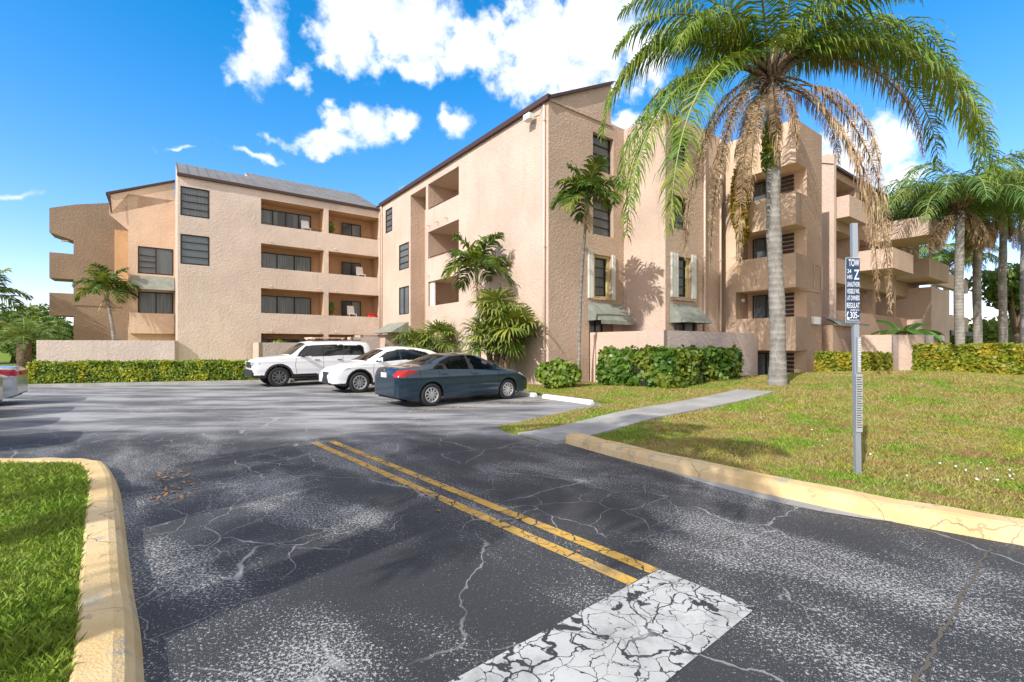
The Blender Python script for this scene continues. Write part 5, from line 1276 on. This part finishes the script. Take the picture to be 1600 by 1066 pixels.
MB().box(1.6, 3.5, -.98, .98, .40, .44).build('side_step', M_PLAST, suv)
for sg in (1, -1): MB().box(4.86, 4.93, sg*.62-.14, sg*.62+.14, .88, 1.02).build('headlight', M_LENS, suv, bevel=.02)
MB().box(4.87, 4.925, -.46, .46, .78, 1.0).build('grille', M_PLAST, suv); MB().box(4.80, 4.96, -.86, .86, .42, .62).build('bumper', M_PLAST, suv, bevel=.03)
pt_ = XY(2.9, 24.6)
teal = make_car('parked_car', 'dark teal hatchback mostly hidden behind the white SUV', NX, M_TEAL, M_TGLASS, XY(8.3, 24.9), math.atan2(1.72, 2.15)+math.pi, group='cars parked in the stalls by the buildings')
# row on the left, rears toward the drive aisle
hL = ROT+math.pi
def left_car(xy, spec, p, label, head=hL):
    return make_car('parked_sedan', label, spec, p, M_TGLASS, xy, head, group='cars parked along the left side of the lot')
sv = left_car((-14.15, 13.6), SED, M_SILVER, 'silver sedan at the left edge with a wide red tail lamp')
MB().box(-.03, .01, -.45, .45, .84, .96).build('tail_lamp_bar', M_RED, sv)
left_car((-12.3, 11.2), SED, M_BEIGE, 'beige sedan barely showing at the left edge, nearer than the silver one')
left_car((-10.9, 9.35), SED, M_SILVER, 'grey sedan outside the left edge, next nearer than the beige one')
left_car((-8.75, 7.55), SED, M_BLUE, 'dark sedan outside the left edge, nearest car of the left row')
# wheel stops
def wheel_stop(a, b0, b1, label):
    T = MB(); prof = [(-.09, 0), (-.075, .10), (-.04, .125), (.04, .125), (.075, .10), (.09, 0)]; n = len(prof)
    for b in (b0, b0+.03, b1-.03, b1):
        s = .8 if b in (b0, b1) else 1
        for (x, z) in prof: T.v.append((*XY(a+x*s, b), z*s+.003))
    for k in range(3):
        for j in range(n-1): T.f.append((k*n+j, k*n+j+1, (k+1)*n+j+1, (k+1)*n+j))
    T.f.append(tuple(range(n))); T.f.append(tuple(range(3*n, 4*n))[::-1]); o = T.build('wheel_stop', M_WHITE)
    return tag(o, label, 'wheel stop', 'white concrete wheel stops at the stall heads')
wheel_stop(9.75, 9.25, 11.35, 'white concrete wheel stop lying clear in the empty stall near the sidewalk')
wheel_stop(9.75, 11.75, 13.5, 'white concrete wheel stop under the nose of the dark blue sedan')

# ------------------------------------------------------------------ towing sign on its post
px_, py_ = G(1341, 741, .14); post = empty('sign_post', (px_, py_, .12), 0, 'grey metal post carrying a dark blue towing sign and two small plates', 'sign')
lean = R(-.9)
M_GALV = mat('galvanised_steel', (.42, .46, .52), .45, .6); M_NAVY = mat('sign_navy', (.012, .045, .11), .45); M_SWHITE = mat('sign_white', (.75, .77, .80), .5); M_GREYS = mat('aged_sign_face', (.36, .38, .38), .6)
H_ = 2.98
def lx(z): return math.tan(lean)*z
mb = MB(); 
for s0, s1, d0, d1 in ((-.032, -.022, -.012, .03), (.022, .032, -.012, .03), (-.022, .022, -.012, -.004)):
    i = len(mb.v)
    for z in (-.1, H_): mb.v += [(s0+lx(z), d0, z), (s1+lx(z), d0, z), (s1+lx(z), d1, z), (s0+lx(z), d1, z)]
    mb.f += [(i, i+1, i+5, i+4), (i+1, i+2, i+6, i+5), (i+2, i+3, i+7, i+6), (i+3, i, i+4, i+7), (i+4, i+5, i+6, i+7)]
mb.build('post', M_GALV, post)
def text(s, x, z, h, w, y, par, m=M_SWHITE, off=0):
    cu = bpy.data.curves.new('t', 'FONT'); cu.body = s; cu.size = 1; cu.offset = off; cu.extrude = 0
    to = bpy.data.objects.new('t', cu); COL.objects.link(to); dg = bpy.context.evaluated_depsgraph_get(); me = bpy.data.meshes.new_from_object(to.evaluated_get(dg))
    bpy.data.objects.remove(to); co = np.zeros(len(me.vertices)*3); me.vertices.foreach_get('co', co); co = co.reshape(-1, 3)
    mn, mxx = co.min(0), co.max(0); c = (co-mn)/np.maximum(mxx-mn, 1e-6); out = np.zeros_like(co); out[:, 0] = c[:, 0]*w+x; out[:, 2] = c[:, 1]*h+z; out[:, 1] = y
    me.vertices.foreach_set('co', out.ravel()); me.materials.clear(); me.materials.append(m); me.update()
    o = bpy.data.objects.new('lettering', me); COL.objects.link(o); o.parent = par; return o
ztop = 2.565; zbt = 1.81; xl = -.145; xr = .022   # front leaf of the bent sheet
sgn = empty('towing_sign', (px_, py_-.03, .12), 0, 'dark blue towing notice with white lettering, bent round the metal post', 'sign')
MB().box(xl+lx(2.2), xr+lx(2.2), -.012, -.006, zbt, ztop).build('sign_panel', M_NAVY, sgn)
MB().quad((xr+lx(2.2), -.012, zbt), (xr+.022+lx(2.2), .10, zbt), (xr+.022+lx(2.2), .10, ztop), (xr+lx(2.2), -.012, ztop)).build('folded_leaf', M_GALV, sgn)
bd_ = MB(); L0 = xl+lx(2.2)
for q in ((L0, L0+.004, zbt, ztop), (L0+.004, xr+lx(2.2), ztop-.004, ztop), (L0+.004, xr+lx(2.2), zbt, zbt+.004)): bd_.box(q[0], q[1], -.014, -.0125, q[2], q[3])
bd_.build('border', M_SWHITE, sgn)
Wd = xr-xl
for s, x, z, h, w_ in (('TOW', .035, .655, .082, .125), ('24', .02, .575, .048, .045), ('HRS', .02, .505, .048, .058), ('Z', .098, .50, .115, .062), ('UNAUTHORI', .018, .415, .058, .145),
                      ('VESSELS WIL', .016, .335, .056, .147), ('AT OWNERS', .020, .255, .058, .143), ('REGULAT', .014, .165, .064, .149), ('UNDER OF A', .055, .132, .022, .105), ('305-', .052, .045, .078, .105), ('TOWING REGULATIONS', .016, .016, .016, .14)):
    text(s, L0+x, zbt+z, h, w_, -.0135, sgn, off=.012)
b_ = MB(); b_.tube([(L0+.030, -.0135, zbt+.125), (L0+.018, -.0135, zbt+.085), (L0+.022, -.0135, zbt+.05)], .006, 6); b_.tube([(L0+.03, -.0135, zbt+.045), (L0+.03, -.0150, zbt+.045)], .016, 12); b_.build('telephone_mark', M_SWHITE, sgn)
for (z0, z1, x0, x1, lab) in ((1.22, 1.64, -.005, .036, 'upper of the two small worn plates low on the metal sign post'), (.52, 1.20, -.03, .045, 'lower, longer worn plate low on the metal sign post')):
    P = empty('small_sign', (px_, py_-.02, .12), 0, lab, 'sign', 'small worn plates on the sign post'); o = lx((z0+z1)/2)
    MB().box(x0+o, x1+o, -.008, -.003, z0, z1).build('sign_panel', M_GREYS, P); m = MB(); k = 0; z = z1-.04
    while z > z0+.05:
        m.quad((x0+o+.006, -.0095, z), (x1+o-.006-.012*(k % 3 == 1), -.0095, z), (x1+o-.006-.012*(k % 3 == 1), -.0095, z+.009), (x0+o+.006, -.0095, z+.009)); z -= .028; k += 1
    m.build('faded_print', M_PLAST if z0 < 1 else M_SWHITE, P)
# small debris
M_DRY = mat('dry_leaf', (.30, .16, .07), .9); V = []; N = []
for (x, y) in [G(594, 700)]+[(RS.uniform(-2.4, 6), RS.uniform(3, 9)) for _ in range(9)]: V.append((x, y, .012)); N.append((0, 0, 1.))
for k in range(46):
    t = RS.rand(); x = lerp(-5.0, -4.0, t)+RS.rand()*.3; y = lerp(6.2, 5.0, t)+RS.randn()*.15; V.append((x+.25, y+.1, .014)); N.append((0, 0, 1.))
dl = leafquads('fallen_leaves', None, np.array(V), np.array(N), .035, M_DRY, 1.7, 6, .25); tag(dl, 'scattered dry brown leaves lying on the asphalt and by the left curb', 'leaves', kind='stuff')
V = []; N = []
for k in range(12):
    x, y = (RS.uniform(4.2, 8.5), RS.uniform(4.6, 8.5)); V.append((x, y, zr(x, y)+.06)); N.append((0, -.3, 1.))
for k in range(34): V.append((RS.normal(5.9, .5), RS.normal(5.4, .25), .18)); N.append((0, -.3, 1))
tag(leafquads('wild_flowers', None, np.array(V), np.array(N), .022, M_SWHITE, 1.2, 6, .5), 'tiny white wild flowers in the grass near the right curb', 'flowers', kind='stuff')

# things kept on the balconies of the left wing
def at_wing(name, a, z, label, cat, group=None):
    x, y = XY(a, BW+.45); return empty(name, (x, y, z), ROT, label, cat, group)
M_REDC = mat('red_plastic', (.55, .02, .02), .4); M_POT = mat('clay_pot', (.35, .13, .06), .8)
r = at_wing('red_cooler', 11.62, 3.66, 'red rounded box standing behind the balcony rail nearest the building corner', 'box')
MB().box(-.24, .24, -.18, .18, -.3, .18).build('body', M_REDC, r, bevel=.05); MB().box(-.26, .26, -.2, .2, .18, .24).build('lid', M_REDC, r, bevel=.03)
for a, z, lab in ((8.95, 9.0, 'hanging green plant in the top balcony of the metal roofed wing'), (8.95, 3.7, 'potted plant in the low balcony beside the red rounded box')):
    r = at_wing('potted_plant', a, z, lab, 'plant', 'plants on the wing balconies'); leafcloud('foliage', r, [(0, 0, .45, .22, .2, .42)], 260, .09, M_BUSH)
    MB().tube([(0, 0, -.1), (0, 0, .08)], [.10, .14], 10).build('pot', M_POT, r)
for a, z, lab in ((10.9, 6.0, 'patio chair in the second balcony from the top'), (10.3, 3.3, 'patio chair near the red rounded box'), (7.4, 8.6, 'patio chair in the top balcony, left bay')):
    r = at_wing('patio_chair', a, z+.1, lab, 'chair', 'patio chairs on the wing balconies')
    MB().box(-.25, .25, -.22, .22, .38, .42).build('seat', M_WHITE, r)
    b_ = MB(); b_.quad((-.25, .2, .42), (.25, .2, .42), (.22, .32, .98), (-.22, .32, .98)); b_.build('backrest', M_WHITE, r)
    for sx in (-.23, .23):
        for sy in (-.2, .2): MB().tube([(sx, sy, -.1), (sx, sy, .38)], .018, 6).build('leg', M_WHITE, r)
